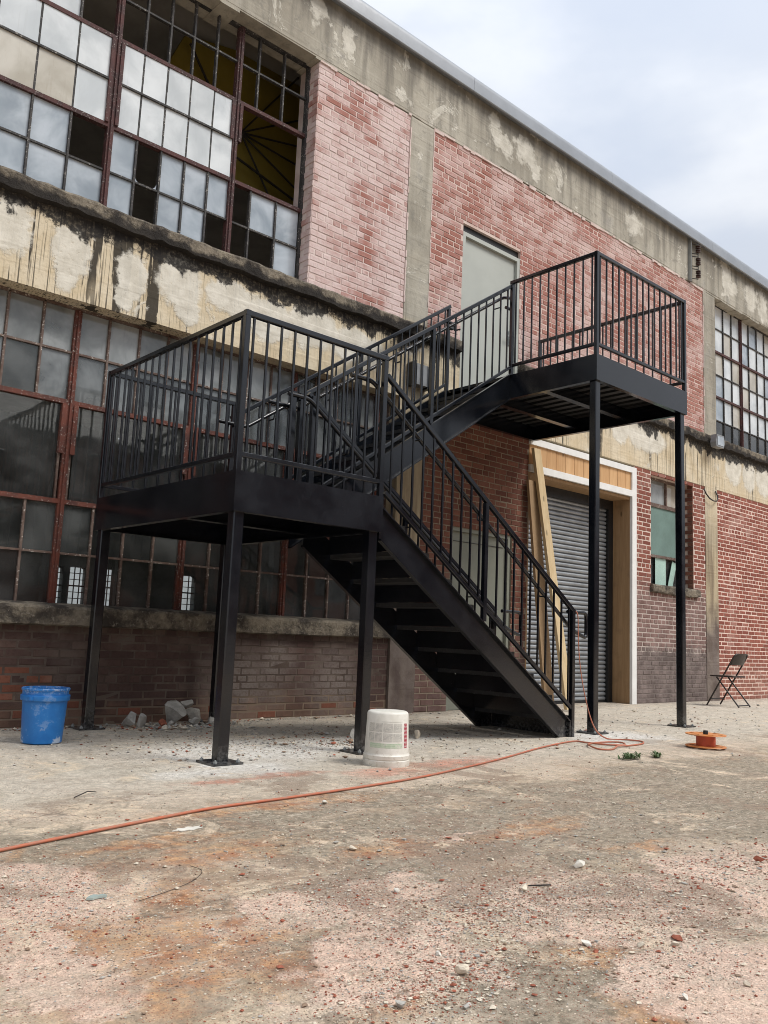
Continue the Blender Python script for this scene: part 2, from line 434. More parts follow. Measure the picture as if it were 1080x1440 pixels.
    runs = t.ma('MULTIPLY', runs, t.ma('MULTIPLY', t.mr(z, 4.3, 4.45, 1, 0), t.mr(z, 2.9, 3.45, .25, 1)))
    c = t.mix(runs, c, (.022, .019, .016))
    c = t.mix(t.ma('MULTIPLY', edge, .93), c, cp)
    # black band right below the ledge
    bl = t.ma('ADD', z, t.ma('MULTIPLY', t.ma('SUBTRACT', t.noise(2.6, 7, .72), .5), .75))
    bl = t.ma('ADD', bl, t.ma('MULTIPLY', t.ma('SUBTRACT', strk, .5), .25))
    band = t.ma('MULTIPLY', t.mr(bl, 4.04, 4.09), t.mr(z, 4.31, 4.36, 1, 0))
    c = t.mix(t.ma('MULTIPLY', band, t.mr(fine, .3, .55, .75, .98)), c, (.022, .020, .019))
    # grime round the pilaster feet
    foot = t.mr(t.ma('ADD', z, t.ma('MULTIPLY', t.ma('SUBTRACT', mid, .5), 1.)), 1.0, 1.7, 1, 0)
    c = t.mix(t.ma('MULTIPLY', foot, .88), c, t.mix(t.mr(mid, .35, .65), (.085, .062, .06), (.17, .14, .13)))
    # board marks
    bm = t.mr(t.noise(1., 2, .5, vec=t.vm('MULTIPLY', p, (.3, .3, 9.))), .5, .62)
    h = t.ma('ADD', t.ma('MULTIPLY', fine, .5), t.ma('MULTIPLY', edge, .55))
    h = t.ma('ADD', h, t.ma('ADD', t.ma('MULTIPLY', bm, .25), t.ma('MULTIPLY', mid, .6)))
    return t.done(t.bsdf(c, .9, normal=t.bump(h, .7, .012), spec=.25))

def mat_ledge():
    t = NT('weathered_ledge')
    mid = t.noise(5, 6, .68); fine = t.noise(30, 5, .7)
    c = t.mix(t.mr(mid, .38, .66), (.055, .047, .04), (.25, .215, .165))
    c = t.mix(t.mr(fine, .55, .72, 0, .6), c, (.40, .36, .30))
    x, y, z = t.sep(t.pos)
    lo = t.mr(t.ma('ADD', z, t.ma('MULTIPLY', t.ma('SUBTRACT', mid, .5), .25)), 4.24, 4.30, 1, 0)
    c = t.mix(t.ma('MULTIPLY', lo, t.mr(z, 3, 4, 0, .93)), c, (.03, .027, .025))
    h = t.ma('ADD', fine, t.ma('MULTIPLY', mid, 1.5))
    return t.done(t.bsdf(c, .92, normal=t.bump(h, 1., .02), spec=.2))

def mat_brick(name, dark, light, wash, wash_col, wash_lo, wash_hi, low=None, rough=.88, relief=.5, bloom=None):
    t = NT(name)
    r = t.ma('FRACT', t.ma('ADD', t.attr('rnd'), t.objrand()))
    fine = t.noise(45, 4, .7); mid = t.noise(6, 4, .6); big = t.noise(1.15, 5, .62, dist=.3)
    c = t.mix(r, dark, light)
    c = t.mix(t.mr(fine, .45, .75, 0, .5), c, tuple(v * .55 for v in dark[:3]))
    w = t.mr(t.ma('ADD', t.ma('ADD', t.ma('MULTIPLY', big, 1.), t.ma('MULTIPLY', t.ma('SUBTRACT', mid, .5), .35)), t.ma('MULTIPLY', t.ma('SUBTRACT', r, .5), .14)), wash_lo, wash_hi, 0, wash)
    c = t.mix(t.ma('MULTIPLY', w, t.mr(fine, .3, .6, .7, 1.)), c, wash_col)
    if low is not None:
        x, y, z = t.sep(t.pos)
        for (za, zb, colr, amt) in low:
            k = t.mr(t.ma('ADD', z, t.ma('MULTIPLY', t.ma('SUBTRACT', mid, .5), .5)), za, zb, amt, 0)
            c = t.mix(k, c, t.mix(t.mr(t.noise(4., 5, .65), .35, .68), colr, tuple(v * 2.1 for v in colr)))
    if bloom: c = t.mix(t.ma('MULTIPLY', t.blobs(bloom, 4., .2, soft=1.6), t.mr(fine, .3, .6, .25, .55)), c, (.28, .25, .225))
    h = t.ma('ADD', fine, t.ma('MULTIPLY', mid, .6))
    return t.done(t.bsdf(c, rough, normal=t.bump(h, relief, .004), spec=.25))

def mat_mortar(name, col1, col2, low=None):
    t = NT(name)
    mid = t.noise(5, 5, .65); fine = t.noise(60, 4, .7)
    c = t.mix(t.mr(mid, .35, .65), col1, col2)
    if low:
        x, y, z = t.sep(t.pos)
        for (za, zb, colr, amt) in low:
            k = t.mr(t.ma('ADD', z, t.ma('MULTIPLY', t.ma('SUBTRACT', mid, .5), .5)), za, zb, amt, 0)
            c = t.mix(k, c, colr)
    return t.done(t.bsdf(c, .95, normal=t.bump(fine, .5, .004), spec=.15))

def mat_simple(name, col, rough=.6, metal=0., var=.25, nscale=8., spec=.5, bump=.15, col2=None):
    t = NT(name)
    nz = t.noise(nscale, 5, .62); fine = t.noise(nscale * 9, 3, .65)
    c2 = col2 or tuple(v * (1 - var) for v in col[:3])
    c = t.mix(t.mr(nz, .33, .67), col, c2)
    return t.done(t.bsdf(c, t.mr(fine, .3, .7, rough * .85, min(1, rough * 1.15)), metal, normal=t.bump(t.ma('ADD', nz, fine), bump, .004), spec=spec))

def mat_steel():
    t = NT('black_painted_steel')
    n1 = t.noise(3.5, 5, .6); n2 = t.noise(38, 4, .65); n3 = t.noise(170, 2, .6)
    c = t.mix(t.mr(n1, .35, .7), (.0034, .0045, .0070), (.0066, .0082, .0118))
    up = t.sep(t.nrm())[2]
    dust = t.ma('MULTIPLY', t.mr(up, .5, .95), t.mr(n2, .35, .7, .08, .4))
    c = t.mix(dust, c, (.12, .12, .12))
    z = t.sep(t.pos)[2]
    foot = t.ma('MULTIPLY', t.mr(t.ma('ADD', z, t.ma('MULTIPLY', t.ma('SUBTRACT', n1, .5), .3)),   .02, .16, .28, 0), t.mr(n2, .42, .62))
    c = t.mix(foot, c, (.25, .24, .225))
    chip = t.ma('MULTIPLY', t.mr(n2, .735, .755), t.mr(n1, .50, .56))
    c = t.mix(chip, c, (.35, .34, .32))
    return t.done(t.bsdf(c, t.mr(n1, .3, .7, .14, .24), 0., normal=t.bump(t.ma('ADD', n2, t.ma('MULTIPLY', n3, .4)), .06, .004), spec=.65))

def mat_pan():
    t = NT('dull_decking')
    n1 = t.noise(4, 5, .6); n2 = t.noise(40, 4, .7)
    c = t.mix(t.mr(n1, .35, .68), (.009, .0095, .0105), (.019, .019, .0195))
    return t.done(t.bsdf(t.mix(t.mr(n2, .5, .7, 0, .4), c, (.07, .068, .064)), .6, normal=t.bump(n2, .1, .003)))
def mat_sash(name, a, b, flake, amt):
    """old painted steel bars with flaking putty"""
    t = NT(name)
    n1 = t.noise(9, 5, .6); n2 = t.noise(55, 4, .7)
    c = t.mix(t.mr(n1, .35, .65), a, b)
    c = t.mix(t.ma('MULTIPLY', t.mr(n2, .58, .64), t.mr(n1, .42, .56, .15, amt)), c, flake)
    return t.done(t.bsdf(c, .75, normal=t.bump(n2, .5, .004), spec=.3))

def mat_film(name, a, b, film, dirt, clear=True, rough=.06, tint=(.62, .68, .66)):
    """old window glass: a film of dirt, in some also painted sky reflection, over clear reflecting glass"""
    t = NT(name)
    r = t.objrand()
    off = t.comb(t.ma('MULTIPLY', r, 37.), t.ma('MULTIPLY', r, 11.), t.ma('MULTIPLY', r, 23.))
    pv = t.vm('ADD', t.pos, off)
    n1 = t.noise(2.3, 4, .55, vec=pv, dist=.5); n2 = t.noise(1., 5, .65, vec=t.vm('MULTIPLY', pv, (26, 26, 2.5))); n3 = t.noise(60, 4, .7, vec=pv)
    c = t.mix(t.mr(n1, .32, .68), a, b)
    c = t.mix(t.ma('MULTIPLY', t.mr(n2, .56, .72), .22), c, dirt)
    c = t.mix(t.ma('MULTIPLY', t.mr(n3, .62, .72), .3), c, dirt)
    c = t.mix(t.ma('MULTIPLY', r, .25), c, dirt)
    dif = t.n('ShaderNodeBsdfDiffuse'); t.put(dif.inputs['Color'], c)
    tr = t.n('ShaderNodeBsdfTransparent'); t.put(tr.inputs['Color'], tint)
    gl = t.n('ShaderNodeBsdfGlossy'); gl.inputs['Roughness'].default_value = rough
    wav = t.bump(t.noise(2.2, 2, .5, vec=pv), .12, .02)
    t.put(gl.inputs['Normal'], wav)
    fr = t.n('ShaderNodeFresnel'); fr.inputs['IOR'].default_value = 1.52; t.put(fr.inputs['Normal'], wav)
    fac = t.ma('ADD', t.ma('MULTIPLY', t.mr(n1, .3, .7, -1, 1), film[1]), film[0], True)
    m1 = t.n('ShaderNodeMixShader'); t.put(m1.inputs[0], fac); t.put(m1.inputs[1], tr.outputs[0]); t.put(m1.inputs[2], dif.outputs[0])
    m2 = t.n('ShaderNodeMixShader'); t.put(m2.inputs[0], t.ma('MULTIPLY', fr.outputs[0], 1.3, True)); t.put(m2.inputs[1], m1.outputs[0]); t.put(m2.inputs[2], gl.outputs[0])
    return t.done(m2.outputs[0])

def mat_wood(name, a, b, axis, dirt=.2):
    t = NT(name)
    sc = {'x': (.9, 14, 14), 'z': (14, 14, .9)}[axis]
    p = t.vm('MULTIPLY', t.pos, sc)
    r = t.objrand()
    p = t.vm('ADD', p, t.comb(t.ma('MULTIPLY', r, 50.), t.ma('MULTIPLY', r, 31.), 0.))
    g = t.noise(1.6, 5, .65, vec=p, dist=.8); n2 = t.noise(4, 5, .6)
    c = t.mix(t.mr(g, .35, .65), a, b)
    c = t.mix(t.mr(r, 0, 1, 0, .35), c, tuple(v * .72 for v in a[:3]))
    knot = t.vor(5., vec=t.vm('MULTIPLY', t.pos, (1.2, 1.2, .45)))
    c = t.mix(t.mr(knot, .05, .12, .8, 0), c, tuple(v * .25 for v in b[:3]))
    c = t.mix(t.mr(n2, .5, .75, 0, dirt), c, (.12, .085, .05))
    return t.done(t.bsdf(c, .75, normal=t.bump(g, .25, .003), spec=.3))

M = {}
M['ground'] = mat_ground()
M['concrete'] = mat_concrete()
M['ledge'] = mat_ledge()
M['steel'] = mat_steel(); M['pan'] = mat_pan()
M['washed'] = mat_brick('washed_red_brick', (.32, .135, .105), (.42, .205, .17), .78, (.62, .50, .475), .40, .68)
M['pale'] = mat_brick('chalky_red_brick', (.33, .145, .115), (.44, .22, .185), .85, (.68, .575, .555), .30, .58)
M['pale_m'] = mat_mortar('chalky_mortar', (.56, .44, .40), (.68, .58, .54))
M['washed_m'] = mat_mortar('washed_mortar', (.56, .42, .37), (.66, .54, .48))
M['dark'] = mat_brick('dark_red_brick', (.11, .042, .030), (.20, .085, .058), .3, (.25, .19, .15), .56, .72, low=[(.5, 1.1, (.10, .075, .07), .6)])
M['dark_m'] = mat_mortar('dull_mortar', (.20, .165, .125), (.29, .24, .18))
M['dado'] = mat_brick('painted_dark_brick', (.070, .042, .037), (.10, .060, .050),   .55, (.17, .14, .115), .48, .72, low=[(.06, .22, (.13, .075, .05), .5)], rough=.75, bloom=[(4.5, .03, .35, .35, 1, .3), (4.85, .03, .55, .2, 1, .2), (5.6, .03, .3, .3, 1, .3)])
M['dado_m'] = mat_mortar('painted_mortar', (.085, .062, .052), (.135, .108, .09), low=[(.1, .3, (.24, .18, .13), .7)])
M['dado_red'] = mat_brick('bare_red_brick', (.17, .066, .042), (.25, .105, .07), .3, (.30, .22, .17), .55, .7)
M['pier'] = mat_brick('pier_red_brick', (.19, .062, .045), (.29, .105, .075), .35, (.40, .30, .27), .55, .75, low=[(1.5, 2.0, (.13, .098, .09), .72), (.72, .9, (.105, .086, .08), .85)])
M['pier_m'] = mat_mortar('pier_mortar', (.58, .46, .40), (.68, .57, .50), low=[(1.45, 1.9, (.40, .35, .325), .7), (.70, .82, (.14, .115, .105), .85)])
M['right'] = mat_brick('weathered_red_brick', (.21, .062, .045), (.31, .105, .075), .45, (.47, .34, .30), .52, .72, low=[(.25, .9, (.22, .13, .10), .35)])
M['right_m'] = mat_mortar('pink_mortar', (.68, .51, .43), (.76, .62, .54))
M['coping'] = mat_simple('zinc_coping', (.265, .29, .325), .4, .0, .14, 3., bump=.08)
M['red_sash'] = mat_sash('red_oxide_sash', (.145, .045, .030), (.085, .035, .028), (.50, .45, .40), .75)
M['maroon_sash'] = mat_sash('maroon_sash', (.085, .034, .032), (.05, .026, .026), (.42, .38, .35), .7)
M['grey_sash'] = mat_sash('grey_sash', (.035, .035, .036), (.06, .057, .055), (.5, .47, .43), .7)
M['bar_sash'] = mat_sash('flaking_sash', (.10, .062, .05), (.16, .12, .10), (.58, .54, .49), 1.)
M['film_white'] = mat_film('whitened_glass', (.66, .71, .74), (.76, .80, .82), (.86, .10), (.48, .50, .50))
M['film_blue'] = mat_film('sky_blue_glass', (.37, .44, .51), (.52, .58, .64), (.80, .14), (.34, .37, .40))  # bluish sky reflection painted into the dirt film
M['film_beige'] = mat_film('grimy_glass', (.47, .44, .37), (.60, .58, .52), (.92, .06), (.33, .29, .22))
M['film_grey'] = mat_film('sky_grey_glass', (.33, .355, .36), (.44, .465, .465), (.64, .24), (.17, .175, .175), rough=.09)  # grey sky reflection painted into the film colour
M['film_dim'] = mat_film('dim_glass', (.20, .22, .23), (.30, .325, .335), (.55, .22), (.12, .125, .125), rough=.08)  # fainter sky reflection painted into the film colour
M['film_dark'] = mat_film('dusty_dark_glass', (.17, .18, .18), (.25, .265, .265), (.26, .14), (.07, .07, .07), rough=.07)
M['film_clear'] = mat_film('clear_old_glass', (.16, .175, .175), (.24, .25, .25), (.13, .08), (.1, .1, .1), rough=.03, tint=(.86, .88, .87))
M['door_paint'] = mat_simple('grey_door_paint', (.42, .44, .40), .5, 0, .08, 2., bump=.04)
M['door_green'] = mat_simple('sage_door_paint', (.215, .225, .185), .55, 0, .12, 2.5, bump=.05)
M['shutter'] = mat_simple('galvanised_shutter', (.36, .38, .40), .42, .5, .25, 5., bump=.08)
M['track'] = mat_simple('black_track', (.012, .012, .013), .5, 0, .2, 6.)
M['white_trim'] = mat_simple('white_trim_paint', (.78, .78, .76), .55, 0, .10, 5., bump=.1)
M['pine'] = mat_wood('pine_plank', (.52, .30, .14), (.62, .39, .20), 'z', .12)
M['pine_jamb'] = mat_wood('pine_jamb', (.31, .195, .10), (.39, .25, .135), 'z', .4)
M['timber'] = mat_wood('pale_timber', (.58, .44, .25), (.68, .54, .34), 'z', .18)
M['timber_dark'] = mat_wood('weathered_timber', (.30, .20, .11), (.38, .26, .15), 'z', .4)
M['teal'] = mat_simple('teal_board', (.15, .235, .21), .6, 0, .18, 4., bump=.08)
M['mint'] = mat_simple('mint_glass', (.42, .60, .53), .25, 0, .12, 6., bump=.03)
M['interior'] = mat_simple('sooty_plaster', (.16, .17, .165), .9, 0, .35, 1.4)
M['ceiling'] = mat_simple('grey_ceiling', (.42, .40, .37), .9, 0, .25, 2.)
M['ochre'] = mat_simple('ochre_paint', (.27, .205, .03), .7, 0, .25, 1.2)
M['rod'] = mat_simple('rusty_rod', (.03, .024, .02), .7, 0, .3, 8.)
M['bluep'] = None
M['tan_stone'] = mat_simple('tan_grit', (.34, .24, .17), .9, 0, .4, 60., bump=.5, spec=.2)
M['rubble'] = mat_simple('broken_concrete', (.47, .45, .41), .92, 0, .4, 9., bump=.9, spec=.2)
M['pale_stone'] = mat_simple('pale_stone', (.70, .62, .50), .9, 0, .22, 22., bump=.8, spec=.2)
M['white_stone'] = mat_simple('white_plaster_lump', (.70, .67, .60), .9, 0, .18, 20., bump=.7, spec=.2)
M['brick_bit'] = mat_simple('broken_brick', (.40, .135, .085), .9, 0, .35, 60., bump=.7, spec=.2)
M['orange'] = mat_simple('orange_cord', (.46, .125, .06), .55, 0, .2, 14., col2=(.36, .15, .095))
M['reel'] = mat_simple('orange_plastic', (.62, .20, .045), .45, 0, .15, 9., col2=(.55, .25, .10))
M['reel_red'] = mat_simple('red_orange_plastic', (.52, .09, .035), .5, 0, .2, 9.)
M['black_plastic'] = mat_simple('black_plastic', (.015, .015, .016), .4, 0, .2, 9.)
M['chair'] = mat_simple('brown_black_enamel', (.028, .021, .018), .45, 0, .3, 12.)
M['grass'] = mat_simple('grass_blade', (.075, .125, .035), .6, 0, .3, 20.)
M['lampbox'] = mat_simple('grey_cast_metal', (.26, .27, .28), .5, .2, .2, 9.)
M['insul'] = mat_simple('brown_glazed_ceramic', (.06, .03, .022), .3, 0, .3, 9.)
M['galv'] = mat_simple('galvanised_steel', (.40, .42, .42), .45, .6, .2, 9.)
M['glass_bit'] = mat_simple('sea_green_glass', (.38, .45, .42), .12, 0, .15, 12., bump=.02)

def mat_blue():
    t = NT('blue_bucket_plastic')
    n1 = t.noise(9, 5, .65); n2 = t.noise(45, 4, .7); z = t.sep(t.pos)[2]
    c = t.mix(t.mr(n1, .3, .7), (.010, .145, .46), (.018, .19, .54))
    d = t.ma('MULTIPLY', t.mr(z, .02, .14, 1, .25), t.mr(t.ma('ADD', n1, t.ma('MULTIPLY', n2, .4)), .76, .86))
    d = t.ma('MAXIMUM', d, t.ma('MULTIPLY', t.mr(z, .32, .36), t.mr(n2, .48, .62, 0, .7)))
    c = t.mix(t.ma('MULTIPLY', d, .8), c, (.52, .58, .66))
    return t.done(t.bsdf(c, t.mr(n1, .3, .7, .3, .45), normal=t.bump(n2, .05, .003)))
def mat_whitebucket():
    t = NT('white_bucket_plastic')
    n1 = t.noise(9, 5, .65); n2 = t.noise(40, 4, .7); z = t.sep(t.pos)[2]
    c = t.mix(t.mr(n1, .35, .65), (.62, .60, .53), (.72, .70, .64))
    c = t.mix(t.ma('MULTIPLY', t.mr(n2, .55, .68), t.mr(z, .0, .18, .7, .2)), c, (.42, .37, .29))
    return t.done(t.bsdf(c, .5, normal=t.bump(n2, .08, .003), **{'Subsurface Weight': 0.0}))
def mat_print(name, paper, ink, scale):
    """lines of small print"""
    t = NT(name)
    p = t.pos; x, y, z = t.sep(p)
    line = t.mr(t.ma('SINE', t.ma('MULTIPLY', z, scale)), .0, .35)
    wd = t.mr(t.noise(1., 2, .6, vec=t.vm('MULTIPLY', p, (150, 150, 260))), .42, .5)
    c = t.mix(t.ma('MULTIPLY', t.ma('MULTIPLY', line, wd), .75), paper, ink)
    c = t.mix(t.mr(t.noise(30, 4, .7), .52, .66, 0, .6), c, (.66, .64, .58))
    return t.done(t.bsdf(c, .5))
M['blue'] = mat_blue(); M['wbucket'] = mat_whitebucket()
M['print'] = mat_print('label_small_print', (.57, .56, .51), (.30, .30, .28), 900.)
M['print_green'] = mat_print('label_green_band', (.50, .58, .45), (.36, .48, .33), 500.)
M['print_red'] = mat_print('label_red_strip', (.36, .035, .06), (.62, .55, .52), 260.)

# ------------------------------------------------------------------ ground
g = MB()
# one sheet to the horizon, finer near the camera
xs = [-400, -60, -15] + [i * .5 for i in range(-8, 41)] + [30, 70, 400]
ys = [-400, -80, -30, -14] + [-9 + i * .5 for i in range(0, 20)] + [4, 12, 40, 400]
for yy in ys:
    for xx in xs: g.v.append((xx, yy, 0.0)); g.rnd.append(0)
nx = len(xs)
for j in range(len(ys) - 1):
    for i in range(nx - 1):
        g.f.append((j * nx + i, j * nx + i + 1, (j + 1) * nx + i + 1, (j + 1) * nx + i)); g.fm.append(0)
kind(g.build('ground', M['ground']), 'structure')

# ------------------------------------------------------------------ the factory
B = empty('factory_building', (6.5, 0.2, 0), 'old two storey factory with concrete frame, red brick infill and steel sash windows', 'building')
Z_BEAM0, Z_BEAM1, Z_BR1, Z_PAR = 3.468, 4.35, 6.867, 7.66
PIL = [(-.62, -.24), (6.301, 6.684), (13.204, 13.612), (20.1, 20.5), (27.0, 27.4)]
X_END0, X_END1 = -8.0, 27.4
DOOR = (7.25, 8.35, 3.637, 5.875)                 # hole for the upper door

def jag(poly_pts, amp, r):                        # slightly uneven line
    return [(a + r.uniform(-amp, amp), b + r.uniform(-amp, amp)) for a, b in poly_pts]

# parapet beam with a chipped lower arris
mb = MB(); rr = random.Random(3)
x = X_END0; stepx = .3
mb.box(X_END0, X_END1, 0, .35, Z_BR1 + .03, Z_PAR)
while x < X_END1 - 1e-6:
    x2 = min(x + rr.uniform(.12, .5), X_END1)
    mb.box(x, x2, rr.uniform(.0005, .006), .349, Z_BR1 - rr.uniform(-.012, .018), Z_BR1 + .03)
    x = x2
mb.build('parapet_beam', M['concrete'], B)
for a, b in PIL:
    mb = MB()
    mb.box(a, b, .0015, .351, Z_BEAM1, Z_BR1 - .018)
    mb.build('pilaster', M['concrete'], B)
    mb = MB(); mb.box(a, b, .0012, .352, -.02, Z_BEAM0)
    mb.build('pilaster', M['concrete'], B)
mb = MB()
mb.cells(X_END0, X_END1, Z_BEAM0, Z_BEAM1, 0, .355, [(DOOR[0], DOOR[1], DOOR[2], 9)])
mb.build('floor_beam', M['concrete'], B)
# weathered projecting ledge, ragged nose, broken off at the upper door
def ledge(name, x0, x1, zt, th, proj, mat, seed, back=.19, step=.085, jag=1.):
    r = random.Random(seed); m = MB()
    n = max(2, int((x1 - x0) / step)); ring = []
    for i in range(n + 1):
        xx = x0 + (x1 - x0) * i / n
        pj = proj + jag * r.uniform(-.013, .008) * (1 if 0 < i < n else .2); dz = jag * r.uniform(-.008, .005); bz = jag * r.uniform(-.012, .014)
        ring += [(xx, back, zt + .025), (xx, .0, zt + dz * .3 + .003), (xx, -pj + .012, zt - .006 + dz), (xx, -pj, zt - .026 + dz), (xx, -pj + r.uniform(0, .012), zt - th + bz), (xx, .004, zt - th - .012 + bz), (xx, back, zt - th)]
    k = 7
    fs = [(i * k + j, i * k + (j + 1) % k, (i + 1) * k + (j + 1) % k, (i + 1) * k + j) for i in range(n) for j in range(k)]
    fs += [tuple(range(k)), tuple(range(n * k, n * k + k))[::-1]]
    m.add(ring, fs)
    return m.build(name, mat, B, smooth=False)
ledge('ledge', X_END0, DOOR[0] - .04, Z_BEAM1 - .005, .145, .075, M['ledge'], 5)
ledge('ledge', DOOR[1] + .03, X_END1, Z_BEAM1 - .005, .145, .075, M['ledge'], 6)
ledge('window_sill', -.24, 6.3, .945, .15, .06, M['ledge'], 8, jag=.35)
# rounded metal coping along the roof edge
prof = [(.36, 7.80), (.05, 7.81), (-.04, 7.805), (-.085, 7.785), (-.10, 7.755), (-.104, 7.715), (-.104, 7.585), (-.09, 7.575), (-.075, 7.585), (-.002, 7.62), (-.002, Z_PAR + .001), (.36, Z_PAR + .001)]
x = X_END0
while x < X_END1:
    x2 = min(x + 3.05, X_END1)
    m = MB(); m.prism(prof, 'x', x, x2 - .004)
    m.build('coping', M['coping'], B, smooth=50)
    x = x2

# ---- brickwork
BRICKS = []     # (cx, cz, length, y_face, depth, material, parent)
CO, BL, JT = .0677, .203, .0105
def brickwork(x0, x1, z0, z1, holes, mkey, seed, yf=.006, JT=.0105, thick=.35, bricks=True):
    r = random.Random(seed)
    m = MB(); m.cells(x0, x1, z0, z1, yf + (.0032 if mkey == 'dado' else .0055), thick, holes)
    part = m.build('brick_wall', M[mkey + '_m'], B)
    if not bricks: return part
    n = int(round((z1 - z0) / CO)); co = (z1 - z0) / n
    for i in range(n):
        zc = z0 + (i + .5) * co
        cuts = sorted([(h[0], h[1]) for h in holes if h[2] < zc < h[3]])
        segs, a = [], x0
        for c0, c1 in cuts:
            if c0 > a: segs.append((a, c0))
            a = max(a, c1)
        if a < x1: segs.append((a, x1))
        hdr = (i % 6 == 5)
        pitch = (BL + JT) / (2 if hdr else 1)
        off = (.25 if hdr else .5 * (i % 2)) * pitch + r.uniform(-.012, .012)
        for s0, s1 in segs:
            q = x0 + math.floor((s0 - x0) / pitch) * pitch - off
            while q < s1:
                a0, a1 = max(q, s0 + .001), min(q + pitch - JT, s1 - .001)
                if a1 - a0 > .035:
                    mk = mkey
                    if mkey == 'dado' and (a0 < 2.75 and zc < .47 and r.random() < .62 or zc < .14 and r.random() < .22): mk = 'dado_red'
                    BRICKS.append(((a0 + a1) / 2 + r.uniform(-.0015, .0015), zc + r.uniform(-.0018, .0018), a1 - a0 - abs(r.uniform(0, .004)), yf + r.uniform(-.0022, .0022), .1, mk, part, r.random(), co - JT))
                q += pitch
    return part
WIN_S = (11.545, 12.82, 1.62, 3.43)
GD = (7.2, 8.3, -1, 2.12)
brickwork(4.951, 6.301, Z_BEAM1, Z_BR1 - .012, [], 'pale', 1, JT=.012)
m = MB(); m.box(7.25, 8.35, .05, .34, 5.775, 5.873); m.build('door_header', M['track'], B)
brickwork(6.684, 13.204, Z_BEAM1, Z_BR1 - .012, [DOOR], 'washed', 2, JT=.0125)
brickwork(-.24, 6.301, 0, .80, [], 'dado', 3, yf=.03)
brickwork(6.684, 8.6, 0, Z_BEAM0, [GD], 'dark', 4)
brickwork(11.10, 13.204, 0, Z_BEAM0, [WIN_S], 'pier', 5, JT=.0155)
brickwork(13.612, 20.1, 0, Z_BEAM0, [], 'right', 6, JT=.0165)
brickwork(X_END0, -.62, 0, Z_BEAM0, [], 'dark', 7, bricks=False)
brickwork(X_END0, -.62, Z_BEAM1, Z_BR1 - .012, [], 'washed', 8, bricks=False)
brickwork(20.5, 27., 0, Z_BEAM0, [], 'right', 9, bricks=False)
brickwork(20.5, 27., Z_BEAM1, Z_BR1 - .012, [], 'washed', 10, bricks=False)
brickwork(16.97, 20.1, Z_BEAM1, Z_BR1 - .012, [], 'washed', 11, bricks=False)

def brick_geo(m, cx, cz, ln, yf, dep, h, r):
    e = .0035; a, b = ln / 2, h / 2
    j = lambda: r.uniform(-.0019, .0019)
    if r.random() < .12: e *= 2.2
    fr = [(cx + sx * (a - e) + j(), yf + abs(j()), cz + sz * (b - e) + j()) for sx, sz in ((-1, -1), (1, -1), (1, 1), (-1, 1))]
    mid = [(cx + sx * a, yf + e, cz + sz * b) for sx, sz in ((-1, -1), (1, -1), (1, 1), (-1, 1))]
    bk = [(cx + sx * a, yf + .03, cz + sz * b) for sx, sz in ((-1, -1), (1, -1), (1, 1), (-1, 1))]
    fs = [(0, 1, 2, 3)]
    for i in range(4):
        k = (i + 1) % 4
        fs += [(4 + i, 4 + k, k, i), (8 + i, 8 + k, 4 + k, 4 + i)]
    m.add(fr + mid + bk, fs)

def brick_px(b):
    p1 = project((b[0] - b[2] / 2, b[3], b[1])); p2 = project((b[0] + b[2] / 2, b[3], b[1]))
    if not p1 or not p2: return 0
    u, v = (p1[0] + p2[0]) / 2, (p1[1] + p2[1]) / 2
    if not (-5 < u < 1085 and -5 < v < 1445): return 0
    return abs(p2[0] - p1[0]) * FOCAL * b[8] / p1[2]
order = sorted(range(len(BRICKS)), key=lambda i: -brick_px(BRICKS[i]) * (1 if BRICKS[i][2] > .19 else .3))
chosen = set(order[:300])
r_ = random.Random(12)
variants = {}
for i in order[:300]:
    b = BRICKS[i]
    key = (round(b[2], 2), round(b[8], 3), b[5], r_.randrange(5))
    if key not in variants:
        m = MB(); m.r = r_.uniform(.01, 1)
        brick_geo(m, 0, 0, key[0], 0, .1, b[8], r_)
        o = m.build('brick', M[b[5]], b[6], origin=(0, 0, 0))
        o.location = Vector((b[0], b[3], b[1])) - Vector(ORIG[b[6].name]); variants[key] = o
    else:
        dup(variants[key], 'brick', b[6], (b[0], b[3], b[1]))
m = MB(); mk = sorted({b[5] for b in BRICKS})
for i, b in enumerate(BRICKS):
    if i in chosen: continue
    m.cur = mk.index(b[5]); m.r = max(.001, b[7])
    brick_geo(m, b[0], b[1], b[2], b[3], b[4], b[8], r_)
kind(m.build('brick', [M[k] for k in mk], B), 'stuff')

r2 = random.Random(77)
m = MB()
for (xa_, xb_) in ((4.951, 6.301), (6.684, 13.204)):
    x = xa_
    while x < xb_:
        w_ = r2.uniform(.03, .16)
        if r2.random() < .72:
            h_ = r2.uniform(.006, .028)
            m.box(x, min(x + w_, xb_), -.004 - r2.uniform(0, .004), .012, Z_BR1 - .012 - h_, Z_BR1 - .004 + r2.uniform(0, .012))
        x += w_
for xx in (6.301, 6.684, 13.204):
    z = Z_BEAM1 + .03
    while z < Z_BR1 - .05:
        h_ = r2.uniform(.03, .14)
        if r2.random() < .6: m.box(xx - r2.uniform(.003, .011), xx + r2.uniform(.003, .011), -.003 - r2.uniform(0, .003), .012, z, z + h_)
        z += h_
kind(m.build('mortar_bead', M['pale_m'], B), 'stuff')
# brick ends in the reveal of the upper window
for i in range(37):
    zc = Z_BEAM1 + (i + .5) * (Z_BR1 - .012 - Z_BEAM1) / 37
    m = MB() if i == 0 else m
    m.r = r_.uniform(.01, 1)
    w = .095 if i % 2 else .17
    m.box(4.9445 + r_.uniform(-.002, .002), 4.97, .012, w, zc - .028, zc + .028)
m.build('reveal_brickwork', M['pale'], B)

